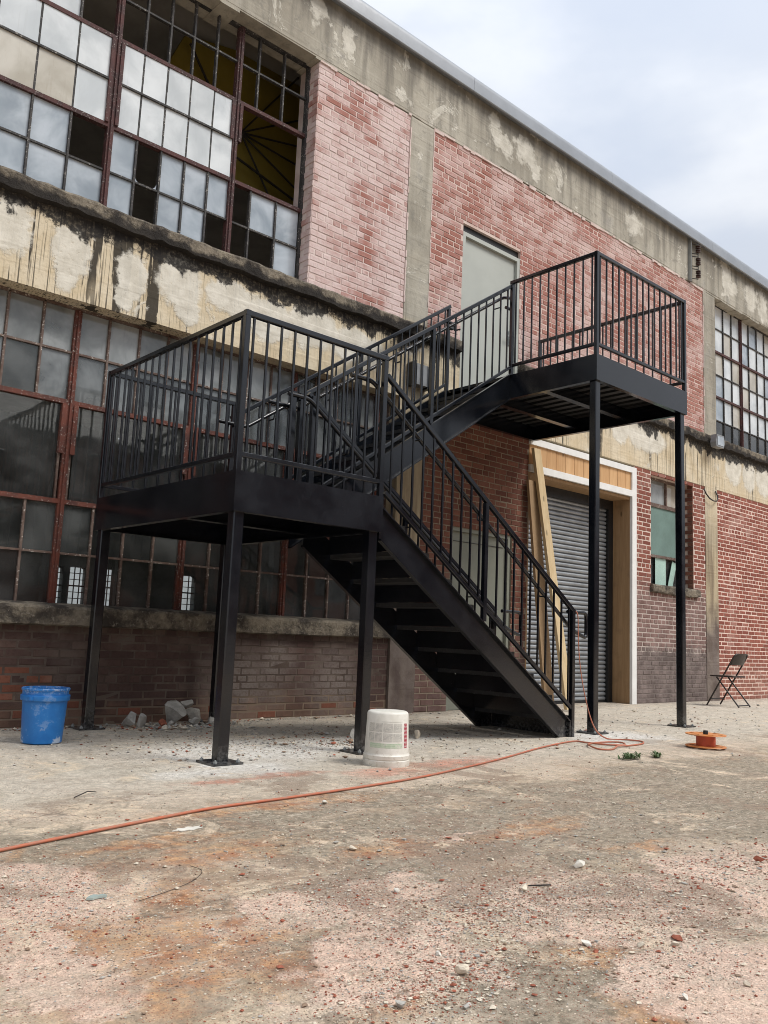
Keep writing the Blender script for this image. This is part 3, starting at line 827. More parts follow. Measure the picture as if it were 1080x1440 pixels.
for i in range(26):
    zc = 1.70 + (i + .5) * (3.43 - 1.70) / 26
    m = MB() if i == 0 else m
    m.r = r_.uniform(.01, 1)
    m.box(12.80, 12.8265 + r_.uniform(-.002, .002), .012, .10 if i % 2 else .165, zc - .028, zc + .028)
m.build('reveal_brickwork', M['dark'], B)

# ---- steel windows
YW = .19
def steel_window(x0, x1, z0, z1, cols, rows, mull, heavy_z, sash, bar_mat, pane_pick, bars_skip=lambda i, j: False, hbars_skip=lambda i, j: False, proud=None, shards=False):
    """cols/rows: lists of bar positions (with both ends). mull: indexes in cols of the heavy mullions."""
    fr = MB()
    fr.box(x0, x0 + .03, YW - .02, YW + .03, z0, z1); fr.box(x1 - .03, x1, YW - .02, YW + .03, z0, z1)
    fr.box(x0 + .03, x1 - .03, YW - .02, YW + .03, z0, z0 + .03); fr.box(x0 + .03, x1 - .03, YW - .02, YW + .03, z1 - .03, z1)
    w = fr.build('steel_window', bar_mat, B)
    for k in mull:
        m = MB(); xx = cols[k]
        m.box(xx - .028, xx + .028, YW - .03, YW + .035, z0 + .03, z1 - .03); m.box(xx - .008, xx + .008, YW - .045, YW - .03, z0 + .03, z1 - .03)
        m.build('mullion', sash, w)
    for j in heavy_z:
        m = MB()
        zz = rows[j]
        edges = [x0 + .03] + [cols[k] for k in mull] + [x1 - .03]
        for a, b in zip(edges, edges[1:]):
            a2 = a + (.028 if a in [cols[k] for k in mull] else 0); b2 = b - (.028 if b in [cols[k] for k in mull] else 0)
            if b2 - a2 > .02: m.box(a2, b2, YW - .028, YW + .03, zz - .019, zz + .019)
        m.build('transom', sash, w)
    protos = {}
    # thin glazing bars, one object each
    for k in range(1, len(cols) - 1):
        if k in mull: continue
        # runs of rows without a break
        run = []
        for j in range(len(rows) - 1):
            ok = not bars_skip(k, j)
            if ok: run.append(j)
            if (not ok or j == len(rows) - 2) and run:
                za, zb = rows[run[0]] + (.02 if run[0] in heavy_z or run[0] == 0 else 0.006), rows[run[-1] + 1] - (.02 if run[-1] + 1 in heavy_z or run[-1] + 1 == len(rows) - 1 else 0.006)
                pr = proud(k, run[0]) if proud else 0
                m = MB(); xx = cols[k] + r_.uniform(-.003, .003)
                m.box(xx - .009, xx + .009, YW - .02 + pr, YW + .022 + pr, za, zb)
                m.build('glazing_bar', bar_mat, w)
                run = []
    ends = [0] + list(mull) + [len(cols) - 1]
    for j in range(1, len(rows) - 1):
        if j in heavy_z: continue
        for a, b in zip(ends, ends[1:]):
            if hbars_skip(a, j): continue
            pr = proud(a + 1, j) if proud else 0
            m = MB(); m.box(cols[a] + .03, cols[b] - .03, YW - .016 + pr, YW + .018 + pr, rows[j] - .009, rows[j] + .009)
            m.build('glazing_bar', bar_mat, w)
    for k in range(len(cols) - 1):
        for j in range(len(rows) - 1):
            mt = pane_pick(k, j)
            if mt is None:
                if shards and j < 2 and r_.random() < .3:
                    ka, kb, ja, jb = cols[k] + .012, cols[k + 1] - .012, rows[j] + .012, rows[j + 1] - .012
                    for (cx_, cz_, sx_, sz_) in r_.sample([(ka, ja, 1, 1), (kb, ja, -1, 1), (ka, jb, 1, -1), (kb, jb, -1, -1)], 2):
                        a_, b_ = r_.uniform(.03, .07), r_.uniform(.04, .10)
                        m = MB(); m.prism([(cx_, cz_), (cx_ + sx_ * a_, cz_), (cx_ + sx_ * a_ * .35, cz_ + sz_ * b_ * .4), (cx_, cz_ + sz_ * b_)], 'y', YW + .002, YW + .006); m.build('pane_shard', M['film_blue'], w)
                continue
            ka = cols[k] + (.03 if k in mull or k == 0 else .009); kb = cols[k + 1] - (.03 if k + 1 in mull or k + 1 == len(cols) - 1 else .009)
            ja = rows[j] + (.02 if j in heavy_z or j == 0 else .009); jb = rows[j + 1] - (.02 if j + 1 in heavy_z or j + 1 == len(rows) - 1 else .009)
            pr = proud(k + 1, j) if proud else 0
            wd, hh = kb - ka, jb - ja
            m = MB(); m.box(-wd / 2, wd / 2, -.002, .002, -hh / 2, hh / 2)
            o = m.build('pane', M[mt], w, origin=(0, 0, 0))
            o.location = Vector(((ka + kb) / 2, YW + .004 + pr, (ja + jb) / 2)) - Vector(ORIG[w.name])
            o.rotation_euler = (r_.uniform(-.012, .012), 0, r_.uniform(-.012, .012))
    return w

# upper left window
UC = [-.24, .12, .45, .78, 1.02, 1.20, 1.45, 1.62, 1.80, 2.14, 2.47, 2.82, 3.08, 3.32, 3.565, 3.82, 4.08, 4.31, 4.62, 4.94]
UC = [-.24, .02, .28, .54, .80, 1.13, 1.46, 1.80, 2.14, 2.47, 2.82, 3.08, 3.32, 3.565, 3.82, 4.08, 4.31, 4.62, 4.94]
UM = [4, 7 - 3 + 0] ; UM = [4, 10, 15]
UR = [4.36, 4.78, 5.20, 5.63, 6.05, 6.475, 6.88]
def up_pick(k, j):
    rr = random.Random(k * 31 + j * 7 + 2)
    holes = {(9, 1), (11, 0), (11, 1), (14, 0), (15, 0), (15, 1), (16, 0), (15, 2), (15, 3), (16, 2), (16, 3), (17, 2), (17, 3)}
    if (k, j) in holes: return None
    if j >= 4:
        return 'film_white' if (k, j) in ((8, 4), (6, 4), (7, 4), (5, 5), (2, 4)) else None
    if j in (2, 3) and k < 10:
        if (k, j) in ((8, 3), (9, 3), (9, 2)): return 'film_white'
        return 'film_beige' if rr.random() < .8 else 'film_white'
    if j in (2, 3): return 'film_white'
    return 'film_blue'
uw = steel_window(-.24, 4.951, 4.345, 6.885, UC, UR, UM, [2, 4], M['maroon_sash'], M['grey_sash'], up_pick,
    bars_skip=lambda k, j: k > 15 and j in (2, 3), hbars_skip=lambda a, j: (a >= 15 and j == 3) or (a == 10 and j == 5 and False),
    proud=lambda k, j: -.022 if (j in (2, 3) and k < 16) else 0, shards=True)
# deep red vent frames beside the mullions
for k in (10, 15):
    for sgn in (-1, 1):
        m = MB(); xx = UC[k] + sgn * .045
        m.box(xx - .0165, xx + .0165, YW - .042, YW + .02, 5.62 if k == 15 else 5.22, 6.03)
        m.build('vent_stile', M['maroon_sash'], uw)

# lower left window
LC = [-.24]
for a, b in ((-.24, .40), (.40, 1.55), (1.55, 2.70), (2.70, 3.84), (3.84, 4.98), (4.98, 6.12)):
    n = 4 if b - a > .8 else 2
    LC += [a + (b - a) * i / n for i in range(1, n + 1)]
LC.append(6.301)
LMi = [i for i, v in enumerate(LC) if any(abs(v - q) < 1e-4 for q in (.40, 1.55, 2.70, 3.84, 4.98, 6.12))]
LR = [.93, 1.375, 1.80, 2.64, 3.07, 3.475]
def lo_pick(k, j):
    rr = random.Random(k * 17 + j * 5 + 1)
    if j == 2: return None
    if j >= 3:
        if abs((LC[k] + LC[k + 1]) / 2 - 4.12) < .12 and j == 4: return 'film_white'  # white film stands in for bright sky in this pane
        return ('film_grey' if rr.random() < .85 else 'film_dim') if j == 4 else ('film_dim' if rr.random() < .85 else 'film_dark')  # top rows: mirrored sky painted as grey film, dimmer one row down
    if j == 0: return 'film_clear' if rr.random() < .75 or 2.6 < LC[k] < 4. else 'film_dark'
    return 'film_dark' if rr.random() < .45 else 'film_clear'
lw = steel_window(-.24, 6.301, .93, 3.475, LC, LR, LMi, [2, 3], M['red_sash'], M['bar_sash'], lo_pick,
    bars_skip=lambda k, j: j == 2)
# the wide vents: stiles and one sheet of clear glass each
vents = [.40, 1.55, 2.70, 3.84, 4.98, 6.12]
for a, b in zip(vents, vents[1:]):
    for xx in (a + .048, b - .048):
        m = MB(); m.box(xx - .0195, xx + .0195, YW - .04, YW + .02, 2.2, 2.62); m.build('vent_stile', M['red_sash'], lw)
        m = MB(); m.box(xx - .012, xx + .004, YW - .012, YW + .02, 1.82, 2.2); m.build('vent_stile', M['bar_sash'], lw)
    m = MB(); m.box(a + .07, b - .07, YW + .002, YW + .006, 1.825, 2.615); m.build('pane', M['film_clear'], lw)

# upper right window
RC = [13.612] + [13.945 + .325 * i for i in range(0, 10)]
RC[-1] = 16.97 if RC[-1] > 16.5 else RC[-1]
RC = [13.612, 13.945, 14.26, 14.58, 14.92, 15.26, 15.59, 15.91, 16.23, 16.55, 16.87, 16.97]
RR = [4.36, 4.77, 5.19, 5.60, 6.01, 6.44, 6.88]
def ri_pick(k, j):
    rr = random.Random(k * 13 + j * 3 + 4)
    if j == 0: return 'film_dark'  # darker glass stands in for the dark building mirrored in the bottom row
    return 'film_white' if rr.random() < .6 else ('film_beige' if rr.random() < .45 else 'film_blue')
steel_window(13.612, 16.97, 4.345, 6.885, RC, RR, [4, 8], [2, 4], M['maroon_sash'], M['grey_sash'], ri_pick)

# ---- upper door
def flat_door(x0, x1, z0, z1, y, paint, frame_mat, handle=True):
    m = MB(); f = .05
    m.box(x0, x0 + f, y - .04, y + .08, z0, z1); m.box(x1 - f, x1, y - .04, y + .08, z0, z1); m.box(x0 + f, x1 - f, y - .04, y + .08, z1 - f, z1)
    d = m.build('door_frame', frame_mat, B)
    m = MB(); m.box(x0 + f + .003, x1 - f - .003, y, y + .045, z0 + .008, z1 - f - .003)
    lf = m.build('door_leaf', paint, d)
    if handle:
        m = MB(); hx = x1 - f - .08
        m.box(hx - .022, hx + .022, y - .012, y, z0 + .93, z0 + 1.12)
        m.tube([(hx, y - .01, z0 + 1.02), (hx, y - .055, z0 + 1.02), (hx - .11, y - .055, z0 + 1.02)], .009, 8)
        m.build('door_handle', M['galv'], d)
    for hz in (.25, .5, .78):
        m = MB(); m.tube([(x0 + f, y - .006, z0 + (z1 - z0) * hz), (x0 + f, y - .006, z0 + (z1 - z0) * hz + .1)], .008, 8); m.build('hinge', M['galv'], d)
flat_door(7.253, 8.347, 3.637, 5.774, .055, M['door_paint'], M['door_paint'])
m = MB(); m.box(7.25, 8.35, .32, .349, 3.637, 5.875); m.build('door_backing', M['interior'], B)
flat_door(7.203, 8.297, 0.0, 2.118, .07, M['door_green'], M['door_green'], False)
m = MB(); m.box(7.2, 8.3, .25, .349, 0, 2.12); m.build('door_backing', M['interior'], B)
m = MB(); m.box(7.3, 8.2, .062, .0695, 1.95, 1.956); m.build('door_crack', M['track'], B)

# ---- roller door in its timber surround
DX0, DX1 = 8.6, 11.10
m = MB(); m.box(DX0, DX1, -.022, .17, 3.34, 3.425); m.box(DX1 - .115, DX1, -.0225, .02, 0, 3.34);
m.box(DX0 + .002, DX1 - .115, -.024, .02, 2.985, 3.075)
sur = m.build('door_surround', M['white_trim'], B)
m = MB(); m.box(DX1 - .115 - .001, DX1 - .0655, .021, .32, 0, 2.985); m.build('jamb_board', M['pine_jamb'], sur)
m = MB(); m.box(DX0 + .001, DX0 + .04, .021, .32, 0, 2.98); m.build('jamb_board', M['pine_jamb'], sur)
m = MB(); m.box(DX0 + .0405, DX1 - .116, .021, .32, 2.94, 2.98); m.build('jamb_board', M['pine_jamb'], sur)
px = DX0 + .004; k = 0
edges = []
while px < DX1 - .117:
    wd = .207 if k else .16
    e = min(px + wd, DX1 - .116)
    m = MB(); m.box(px + .004, e - .004, .004 + r_.uniform(-.003, .003), .03, 3.078, 3.338); m.build('plank', M['pine'], sur)
    px = e; k += 1
m = MB(); m.box(DX0 + .004, DX1 - .12, .032, .06, 3.0, 3.42); m.build('plank_backing', M['track'], sur)
rd = MB(); rd.box(DX1 - .24, DX1 - .121, .30, .42, 0, 2.94); rd.box(DX0 + .041, DX0 + .07, .30, .42, 0, 2.94); rd.box(DX0 + .07, DX1 - .24, .30, .46, 2.80, 2.94)
rdo = rd.build('roller_door', M['track'], B)
sx0, sx1 = DX0 + .07, DX1 - .24
proto = None; ph = .0635
prof = [(.362, 0), (.345, .006), (.338, .018), (.338, .034), (.345, .046), (.366, .054), (.372, .0635), (.382, .0635), (.382, 0)]
nsl = int(2.82 / ph)
for i in range(nsl):
    if proto is None:
        m = MB(); m.prism(prof, 'x', sx0, sx1)
        proto = m.build('slat', M['shutter'], rdo, origin=((sx0 + sx1) / 2, .36, 0), smooth=35)
        proto.location.z += .03
        z00 = .03
    else:
        o = dup(proto, 'slat', rdo, ((sx0 + sx1) / 2, .36, .03 + i * ph))
m = MB(); m.box(sx0, sx1, .335, .385, 0.004, .03); m.build('bottom_bar', M['track'], rdo)

# ---- small window beside the roller door
m = MB()
x0, x1 = 11.545, 12.82
m.box(x0, x0 + .04, .17, .23, 1.76, 3.43); m.box(x1 - .04, x1, .17, .23, 1.76, 3.43); m.box(x0 + .04, x1 - .04, .17, .23, 2.97, 3.03); m.box(x0 + .04, x1 - .04, .17, .23, 2.185, 2.225); m.box(x0 + .04, x1 - .04, .17, .23, 3.39, 3.43)
m.box(12.26, 12.30, .17, .23, 3.03, 3.39)
sw = m.build('small_window', M['bar_sash'], B)
for (a, b, c, d_, mt, y) in ((x0 + .04, 12.26, 3.03, 3.39, 'film_grey', .2), (12.30, x1 - .04, 3.03, 3.39, 'film_beige', .2)):
    m = MB(); m.box(a, b, y, y + .005, c, d_); m.build('pane', M[mt], sw)
m = MB(); m.box(x0 + .04, x1 - .04, .188, .2, 2.225, 2.97); m.build('board', M['teal'], sw)
m = MB(); m.box(11.98, 12.29, .195, .2, 1.76, 2.185); m.build('glass_piece', M['mint'], sw)
m = MB(); m.prism([(12.36, 1.76), (12.50, 1.76), (12.63, 2.14), (12.50, 2.17)], 'y', .2, .206); m.build('glass_piece', M['mint'], sw)
m = MB(); m.box(x0 + .04, x1 - .04, .24, .26, 1.76, 2.185); m.build('pane', M['film_dark'], sw)
ledge('window_sill', 11.52, 12.93, 1.745, .12, .05, M['ledge'], 33, back=.18)

# ---- room behind the glass
YB = 22.0
m = MB(); m.box(X_END0, X_END1, .352, 9.5, 7.55, 7.65); m.box(X_END0, X_END1, 11.0, YB, 7.55, 7.65); m.build('roof', M['ceiling'], B)   # gap between is unseen, added to let light into the room
rear_holes = [(11.10, 11.43, 1.40, 2.67), (11.66, 12.23, 1.41, 2.69), (12.86, 13.44, 1.42, 2.71), (15.72, 16.48, 1.44, 2.72), (10.6, 10.66, 1.9, 2.6),
              (11.47, 11.53, 1.54, 1.66), (12.95, 13.25, 7.36, 7.48), (13.32, 13.52, 7.38, 7.43), (13.76, 13.98, 7.34, 7.41), (14.0, 14.11, 7.31, 7.36), (14.3, 14.55, 7.28, 7.32), (14.86, 15.0, 7.42, 7.51), (8.9, 9.2, 6.3, 6.36)]
m = MB(); m.cells(X_END0, X_END1, 0, 7.55, YB, YB + .3, rear_holes); m.build('rear_wall', M['interior'], B)
for (a, b, c, d_) in rear_holes[:4]:
    m = MB()
    n = 3 if b - a > .4 else 2
    for i in range(1, n): m.box(a + (b - a) * i / n - .014, a + (b - a) * i / n + .014, YB + .05, YB + .09, c, d_)
    for i in range(1, 6): m.box(a, b, YB + .051, YB + .089, c + (d_ - c) * i / 6 - (.025 if i == 3 else .012), c + (d_ - c) * i / 6 + (.025 if i == 3 else .012))
    m.prism([(b, d_), (b - .2, d_), (b - .06, d_ - .08), (b, d_ - .25)], 'y', YB + .02, YB + .1)
    m.build('rear_window', M['rod'], B)
m = MB(); m.box(X_END0 - .3, X_END0, 0, YB, 0, 7.6); m.box(X_END1, X_END1 + .3, 0, YB, 0, 7.6); m.build('end_wall', M['interior'], B)
for cx in range(1, 27, 5):
    for cy in (9, 17):
        m = MB(); m.box(cx - .1, cx + .1, cy - .1, cy + .1, 0, 7.55); m.build('interior_column', M['interior'], B)
m = MB(); m.prism([(3.84, 6.9), (4.03, 7.36), (4.65, 7.5), (7.2, 7.5), (7.2, 5.9), (4.1, 5.9)], 'y', 1.3, 1.36); m.build('ochre_partition', M['ochre'], B)
for q in ((5.56, 6.99), (5.57, 6.65), (5.54, 6.11), (5.15, 5.92), (5.26, 7.18), (5.6, 6.4)):
    m = MB(); m.tube([(4.75, 1.2, 6.46), (q[0] + (q[0] - 4.75) * .5, 1.22, q[1] + (q[1] - 6.46) * .5)], .011, 6); m.build('tie_rod', M['rod'], B)
for p_, q in (((4.72, 6.14), (5.7, 5.9)), ((4.04, 7.2), (4.4, 6.7))):
    m = MB(); m.tube([(p_[0], 1.2, p_[1]), (q[0], 1.2, q[1])], .014, 6); m.build('tie_rod', M['rod'], B)
# corrugated partition dimly seen behind the lower left panes
for i in range(26):
    a = 2.0 + i * .16
    m = MB(); m.box(a, a + .07, 5.0 - (i % 2) * .02, 5.06, 1.78, 3.6); m.build('hanging_strip', M['interior'], B)

# ------------------------------------------------------------------ warehouse across the yard, mirrored in the panes
WH = empty('opposite_warehouse', (6, -27, 0), 'long dark warehouse across the yard, seen mirrored in the window panes', 'building')
m = MB(); m.box(-30, 60, -40, -27, 0, 8.2); m.build('wall', M['dark'], WH)
m = MB(); m.prism([(-41, 8.2), (-26.4, 8.2), (-33.5, 11.5)], 'x', -30.5, 60.5); m.build('roof', M['track'], WH)
for i in range(-28, 58, 5):
    m = MB(); m.box(i, i + 2.6, -27.02, -26.97, 2.2, 5.6); m.build('window', M['film_dark'], WH)

# ------------------------------------------------------------------ the staircase
LX0, LX1, LY0, LY1, ZD, HF = 2.871, 4.134, -2.212, -.137, 1.821, .262
UX0, UX1, UY0, UY1, ZU = 6.90, 8.64, -2.16, -.02, 3.637
YI, YS, YWL = -1.266, -1.064, -.126
ST = empty('steel_staircase', (5.2, -1.2, 0), 'black steel staircase with two landings, railings and tall square posts', 'staircase')
S = M['steel']
PW = .078
def post(cx, cy, ztop):
    m = MB(); m.bar((cx, cy, .014), (cx, cy, ztop), PW, ch=.09)
    o = m.build('post', S, ST)
    m = MB(); m.box(cx - .105, cx + .105, cy - .105, cy + .105, .001, .014); m.build('base_plate', S, o)
    for sx in (-.08, .08):
        for sy in (-.08, .08):
            m = MB(); m.lathe([(0, .034), (.006, .034), (.006, .026), (.013, .026), (.013, .0145)], (cx + sx, cy + sy, 0), 6); m.build('anchor_bolt', M['galv'], o)
for (cx, cy, zt) in ((LX0 + .06, LY0 + .06, ZD - HF), (LX0 + .06, LY1 - .06, ZD - HF), (LX1 - .06, LY0 + .06, ZD - HF), (LX1 - .06, LY1 - .06, ZD - HF), (UX0 + .06, UY0 + .06, ZU - HF), (UX1 - .06, UY0 + .06, ZU - HF)):
    post(cx, cy, zt)

def frame(x0, x1, y0, y1, zt, hf):
    c = .003
    def plate(name, a, b, c_, d):
        m = MB(); m.box(a, b, c_, d, zt - hf, zt); return m.build(name, S, ST)
    t = .012
    plate('fascia', x0, x1, y0, y0 + t); plate('fascia', x0, x1, y1 - t, y1)
    plate('fascia', x0, x0 + t, y0 + t, y1 - t); plate('fascia', x1 - t, x1, y0 + t, y1 - t)
    # inner flanges along the bottom
    m = MB(); w = .055
    m.box(x0 + t, x1 - t, y0 + t, y0 + w, zt - hf, zt - hf + .01); m.box(x0 + t, x1 - t, y1 - w, y1 - t, zt - hf, zt - hf + .01)
    m.box(x0 + t, x0 + w, y0 + w, y1 - w, zt - hf, zt - hf + .01); m.box(x1 - w, x1 - t, y0 + w, y1 - w, zt - hf, zt - hf + .01)
    m.build('flange', S, ST)
    for fy in ((y0 + y1) / 2,) if x1 - x0 < 1.5 else (y0 + (y1 - y0) * .35, y0 + (y1 - y0) * .68):
        m = MB(); m.box(x0 + t, x1 - t, fy - .004, fy + .004, zt - hf + .06, zt - .075); m.box(x0 + t, x1 - t, fy - .04, fy + .04, zt - hf + .05, zt - hf + .06)
        m.build('joist', S, ST)
    # corrugated deck sheet, ribs running towards the wall
    m = MB(); n = int((x1 - x0 - 2 * t) / .075)
    for i in range(n):
        a = x0 + t + i * (x1 - x0 - 2 * t) / n; b = a + (x1 - x0 - 2 * t) / n
        zz = zt - .072 if i % 2 else zt - .034
        m.box(a, b, y0 + t, y1 - t, zz, zt - .01)
    m.build('deck', M['pan'], ST)
frame(LX0, LX1, LY0, LY1, ZD, HF)
frame(UX0, UX1, UY0, UY1, ZU, HF)

BAL = None
def guard(p, q, zp, zq, top, bot, posts=(), endpost=(1, 1), pitch=.113, hand=None, top_ext=0., n_bal=True, phase=None, post_foot=0., cap=True):
    """railing between plan points p and q whose base line runs from zp to zq"""
    global BAL
    P = Vector((p[0], p[1], zp)); Q = Vector((q[0], q[1], zq))
    dh = Vector((q[0] - p[0], q[1] - p[1], 0)); ln = dh.length
    at = lambda s, dz: P.lerp(Q, s / ln) + Vector((0, 0, dz))
    m = MB(); m.bar(at(-.02, top - .019), at(ln + .02, top - .019), .038, .038)
    rail = m.build('guard_rail', S, ST)
    m = MB(); m.bar(at(.0, bot), at(ln, bot), .032, .032); m.build('bottom_rail', S, rail)
    ps = list(posts)
    if endpost[0]: ps.insert(0, 0)
    if endpost[1]: ps.append(ln)
    for s in ps:
        a = at(s, post_foot); b = at(s, top - .039)
        m = MB(); m.bar(a, b, .04, ch=.1); m.build('rail_post', S, rail)
    n = int(round(ln / pitch)); sp = ln / n
    for i in range(n + (1 if not n_bal else 0)):
        s = (i + .5) * sp if n_bal else i * sp
        if any(abs(s - t_) < .045 for t_ in ps): continue
        a, b = at(s, bot), at(s, top - .036)
        h = b.z - a.z
        bow = r_.uniform(-.0015, .0015)
        m = MB(); m.bar(a, b, .0155, ch=.12); m.build('baluster', S, rail)
    return rail
i_ = .02
# lower landing: left, front, wall side
guard((LX0 + i_, LY0 + i_), (LX0 + i_, LY1 - i_), ZD, ZD, 1.067, .108)
guard((LX0 + i_, LY0 + i_), (LX1 - i_, LY0 + i_), ZD, ZD, 1.067, .108, endpost=(0, 1))
guard((LX0 + i_, LY1 - i_), (4.085, LY1 - i_), ZD, ZD, 1.067, .108, endpost=(0, 1))
# upper landing: left return, front, right side
guard((UX0 + i_, YS), (UX0 + i_, UY0 + i_), ZU, ZU, 1.067, .108, endpost=(1, 0))
guard((UX0 + i_, UY0 + i_), (UX1 - i_, UY0 + i_), ZU, ZU, 1.067, .108)
guard((UX1 - i_, UY0 + i_), (UX1 - i_, -.13), ZU, ZU, 1.067, .108, endpost=(0, 1))
# lower flight
SL = .69; NL = lambda x: ZD - (x - LX1) * SL
XE = 6.50
guard((LX1 + .025, LY0 + i_), (XE, LY0 + i_), NL(LX1 + .025), NL(XE), .945, .055, posts=(1.13,), endpost=(0, 0), post_foot=-.06)
guard((LX1 - .01, YI), (XE, YI), NL(LX1 - .01), NL(XE), .945, .055, posts=(1.13,), endpost=(0, 0), post_foot=-.06)
# upper flight
SU = .677; NU = lambda x: ZU - (UX0 - x) * SU
guard((4.16, YS), (UX0 + .0, YS), NU(4.16), NU(UX0), 1.02, .085, posts=(1.57,), endpost=(0, 0), post_foot=.02)
guard((4.10, YWL), (UX0 + .0, YWL), NU(4.10), NU(UX0), 1.03, .085, posts=(1.5,), endpost=(0, 1), post_foot=.0)
def single_post(x, y, z0, z1, w=.042):
    m = MB(); m.bar((x, y, z0), (x, y, z1), w, ch=.1); m.build('newel_post', S, ST)
single_post(XE + .0, LY0 + i_, .002, NL(XE) + .925); single_post(XE, YI, .002, NL(XE) + .925)
single_post(4.155, YI - .01, ZD - .15, ZD + .93, .05); single_post(4.185, YS, ZD - .1, ZD + 1.0, .05); single_post(4.10, YS + .005, ZD - .02, ZD + 1.0, .045)

def stringer(y, x0, x1, line, dtop, dep, side, foot=None, headcut=None):
    """channel: web plate plus two outward flanges; side = -1 faces the yard, +1 the wall"""
    za = lambda x: line(x) + dtop
    zb = lambda x: line(x) + dtop - dep
    pts = [(x0, za(x0)), (x1, za(x1)), (x1, zb(x1)), (x0, zb(x0))]
    if foot:
        xf = foot   # where the lower edge meets the ground
        pts = [(x0, za(x0)), (x1, za(x1)), (x1, .002), (xf, .002), (x0, zb(x0))]
    m = MB(); m.prism(pts, 'y', y - .006, y + .006)
    o = m.build('stringer', S, ST)
    y2 = y + side * .034
    lo, hi = (min(y + side * .0065, y2), max(y + side * .0065, y2))
    xl = foot if foot else x1
    m = MB(); tk = .012
    m.prism([(x0, za(x0)), (x1, za(x1)), (x1, za(x1) - tk), (x0, za(x0) - tk)], 'y', lo, hi)
    zend = zb(xl) if not foot else .002
    m.prism([(x0, zb(x0)), (xl, zend), (xl, zend + tk), (x0, zb(x0) + tk)], 'y', lo, hi)
    if foot: m.box(x1 - .012, x1, lo + .0005, hi - .0005, .002, za(x1) - tk)
    m.build('flange', S, o)
fx = LX1 + (1.755 - .255) / SL
stringer(LY0 + .04, LX1 + .001, XE - .03, NL, -.066, .255, -1, foot=fx)
stringer(YI, LX1 + .001, XE - .03, NL, -.066, .255, 1, foot=fx)
stringer(YS, LX1 + .001, UX0 - .001, NU, .02, .29, -1)
stringer(YWL, LX1 + .001, UX0 - .001, NU, .02, .29, 1)
RISE = (ZU - ZD) / 10
run_l = RISE / SL; run_u = RISE / SU
for k in range(1, 10):
    z = ZD - k * ZD / 10; xa = LX1 + (k - 1) * run_l
    m = MB(); m.box(xa + .014, xa + run_l + .012, LY0 + .047, YI - .007, z - .035, z); m.build('tread', M['pan'], ST)
    m = MB(); m.box(xa + run_l - .006, xa + run_l, LY0 + .048, YI - .008, z - ZD / 10 + (.0005), z - .0355); m.build('riser', S, ST)
for k in range(1, 11):
    z = ZD + k * RISE; xa = UX0 - (10 - k) * run_u
    if k < 10:
        m = MB(); m.box(xa - .012, xa + run_u - .008, YS + .007, YWL - .007, z - .035, z); m.build('tread', M['pan'], ST)
    m = MB(); m.box(xa, xa + .006, YS + .008, YWL - .008, z - RISE + .0005, z - .0355); m.build('riser', S, ST)
m = MB(); m.box(LX1 + .001, UX0 - 9 * run_u, YS + .007, YWL - .007, ZD - .045, ZD - .008); m.build('tread', M['pan'], ST)

# round handrails with their return loops
HR = .0175
def rounded(pts, rad=.05, n=5):
    P = [Vector(p) for p in pts]; out = [P[0]]
    for i in range(1, len(P) - 1):
        a = (P[i - 1] - P[i]); b = (P[i + 1] - P[i]); rr = min(rad, a.length * .45, b.length * .45)
        s0 = P[i] + a.normalized() * rr; s1 = P[i] + b.normalized() * rr
        for k in range(n + 1):
            t = k / n; out.append(s0.lerp(P[i], t).lerp(P[i].lerp(s1, t), t))
    out.append(P[-1]); return out
def handrail(y, side, pts, brackets, line, dz):
    m = MB(); m.tube(rounded(pts), HR, 10); o = m.build('handrail', S, ST, smooth=50)
    for bx in brackets:
        m = MB(); zc = line(bx) + dz
        m.tube(rounded([(bx, y, zc - .015), (bx, y, zc - .07), (bx, y + side * .085, zc - .07)], .03), .007, 6); m.build('rail_bracket', S, o, smooth=50)
for (yy, sd_) in ((LY0 + i_ + .075, -1), (YI - .075, 1)):
    x0, x1 = 4.10, 6.80
    handrail(yy, sd_, [(3.85, yy + (-.0), NL(4.05) + .82), (4.06, yy, NL(4.05) + .82), (6.60, yy, NL(6.60) + .82), (6.60 + .22, yy, NL(6.60) + .75), (6.82, yy, NL(XE) + .915), (XE + .03, yy - .0, NL(XE) + .915)], (4.5, 5.27, 6.1), NL, .82)
for (yy, sd_, ext) in ((YS + .075, -1, 1), (YWL - .075, 1, 1)):
    handrail(yy, sd_, [(3.90, yy, NU(4.2) + .90), (4.2, yy, NU(4.2) + .90), (UX0 - .05, yy, NU(UX0 - .05) + .91), (UX0 + .12, yy, NU(UX0) + .92), (UX0 + .12, yy, NU(UX0) + .78), (UX0 + .0, yy, NU(UX0) + .78)] if sd_ < 0 else [(3.90, yy, NU(4.2) + .86), (4.2, yy, NU(4.2) + .86), (UX0 - .12, yy, NU(UX0 - .12) + .87), (UX0 + .0, yy, NU(UX0 - .12) + .87), (UX0 + .0, yy, NU(UX0) + .72), (UX0 - .06, yy, NU(UX0) + .72)], (4.5, 5.3, 6.1, 6.7), NU, .90 if sd_ < 0 else .86)

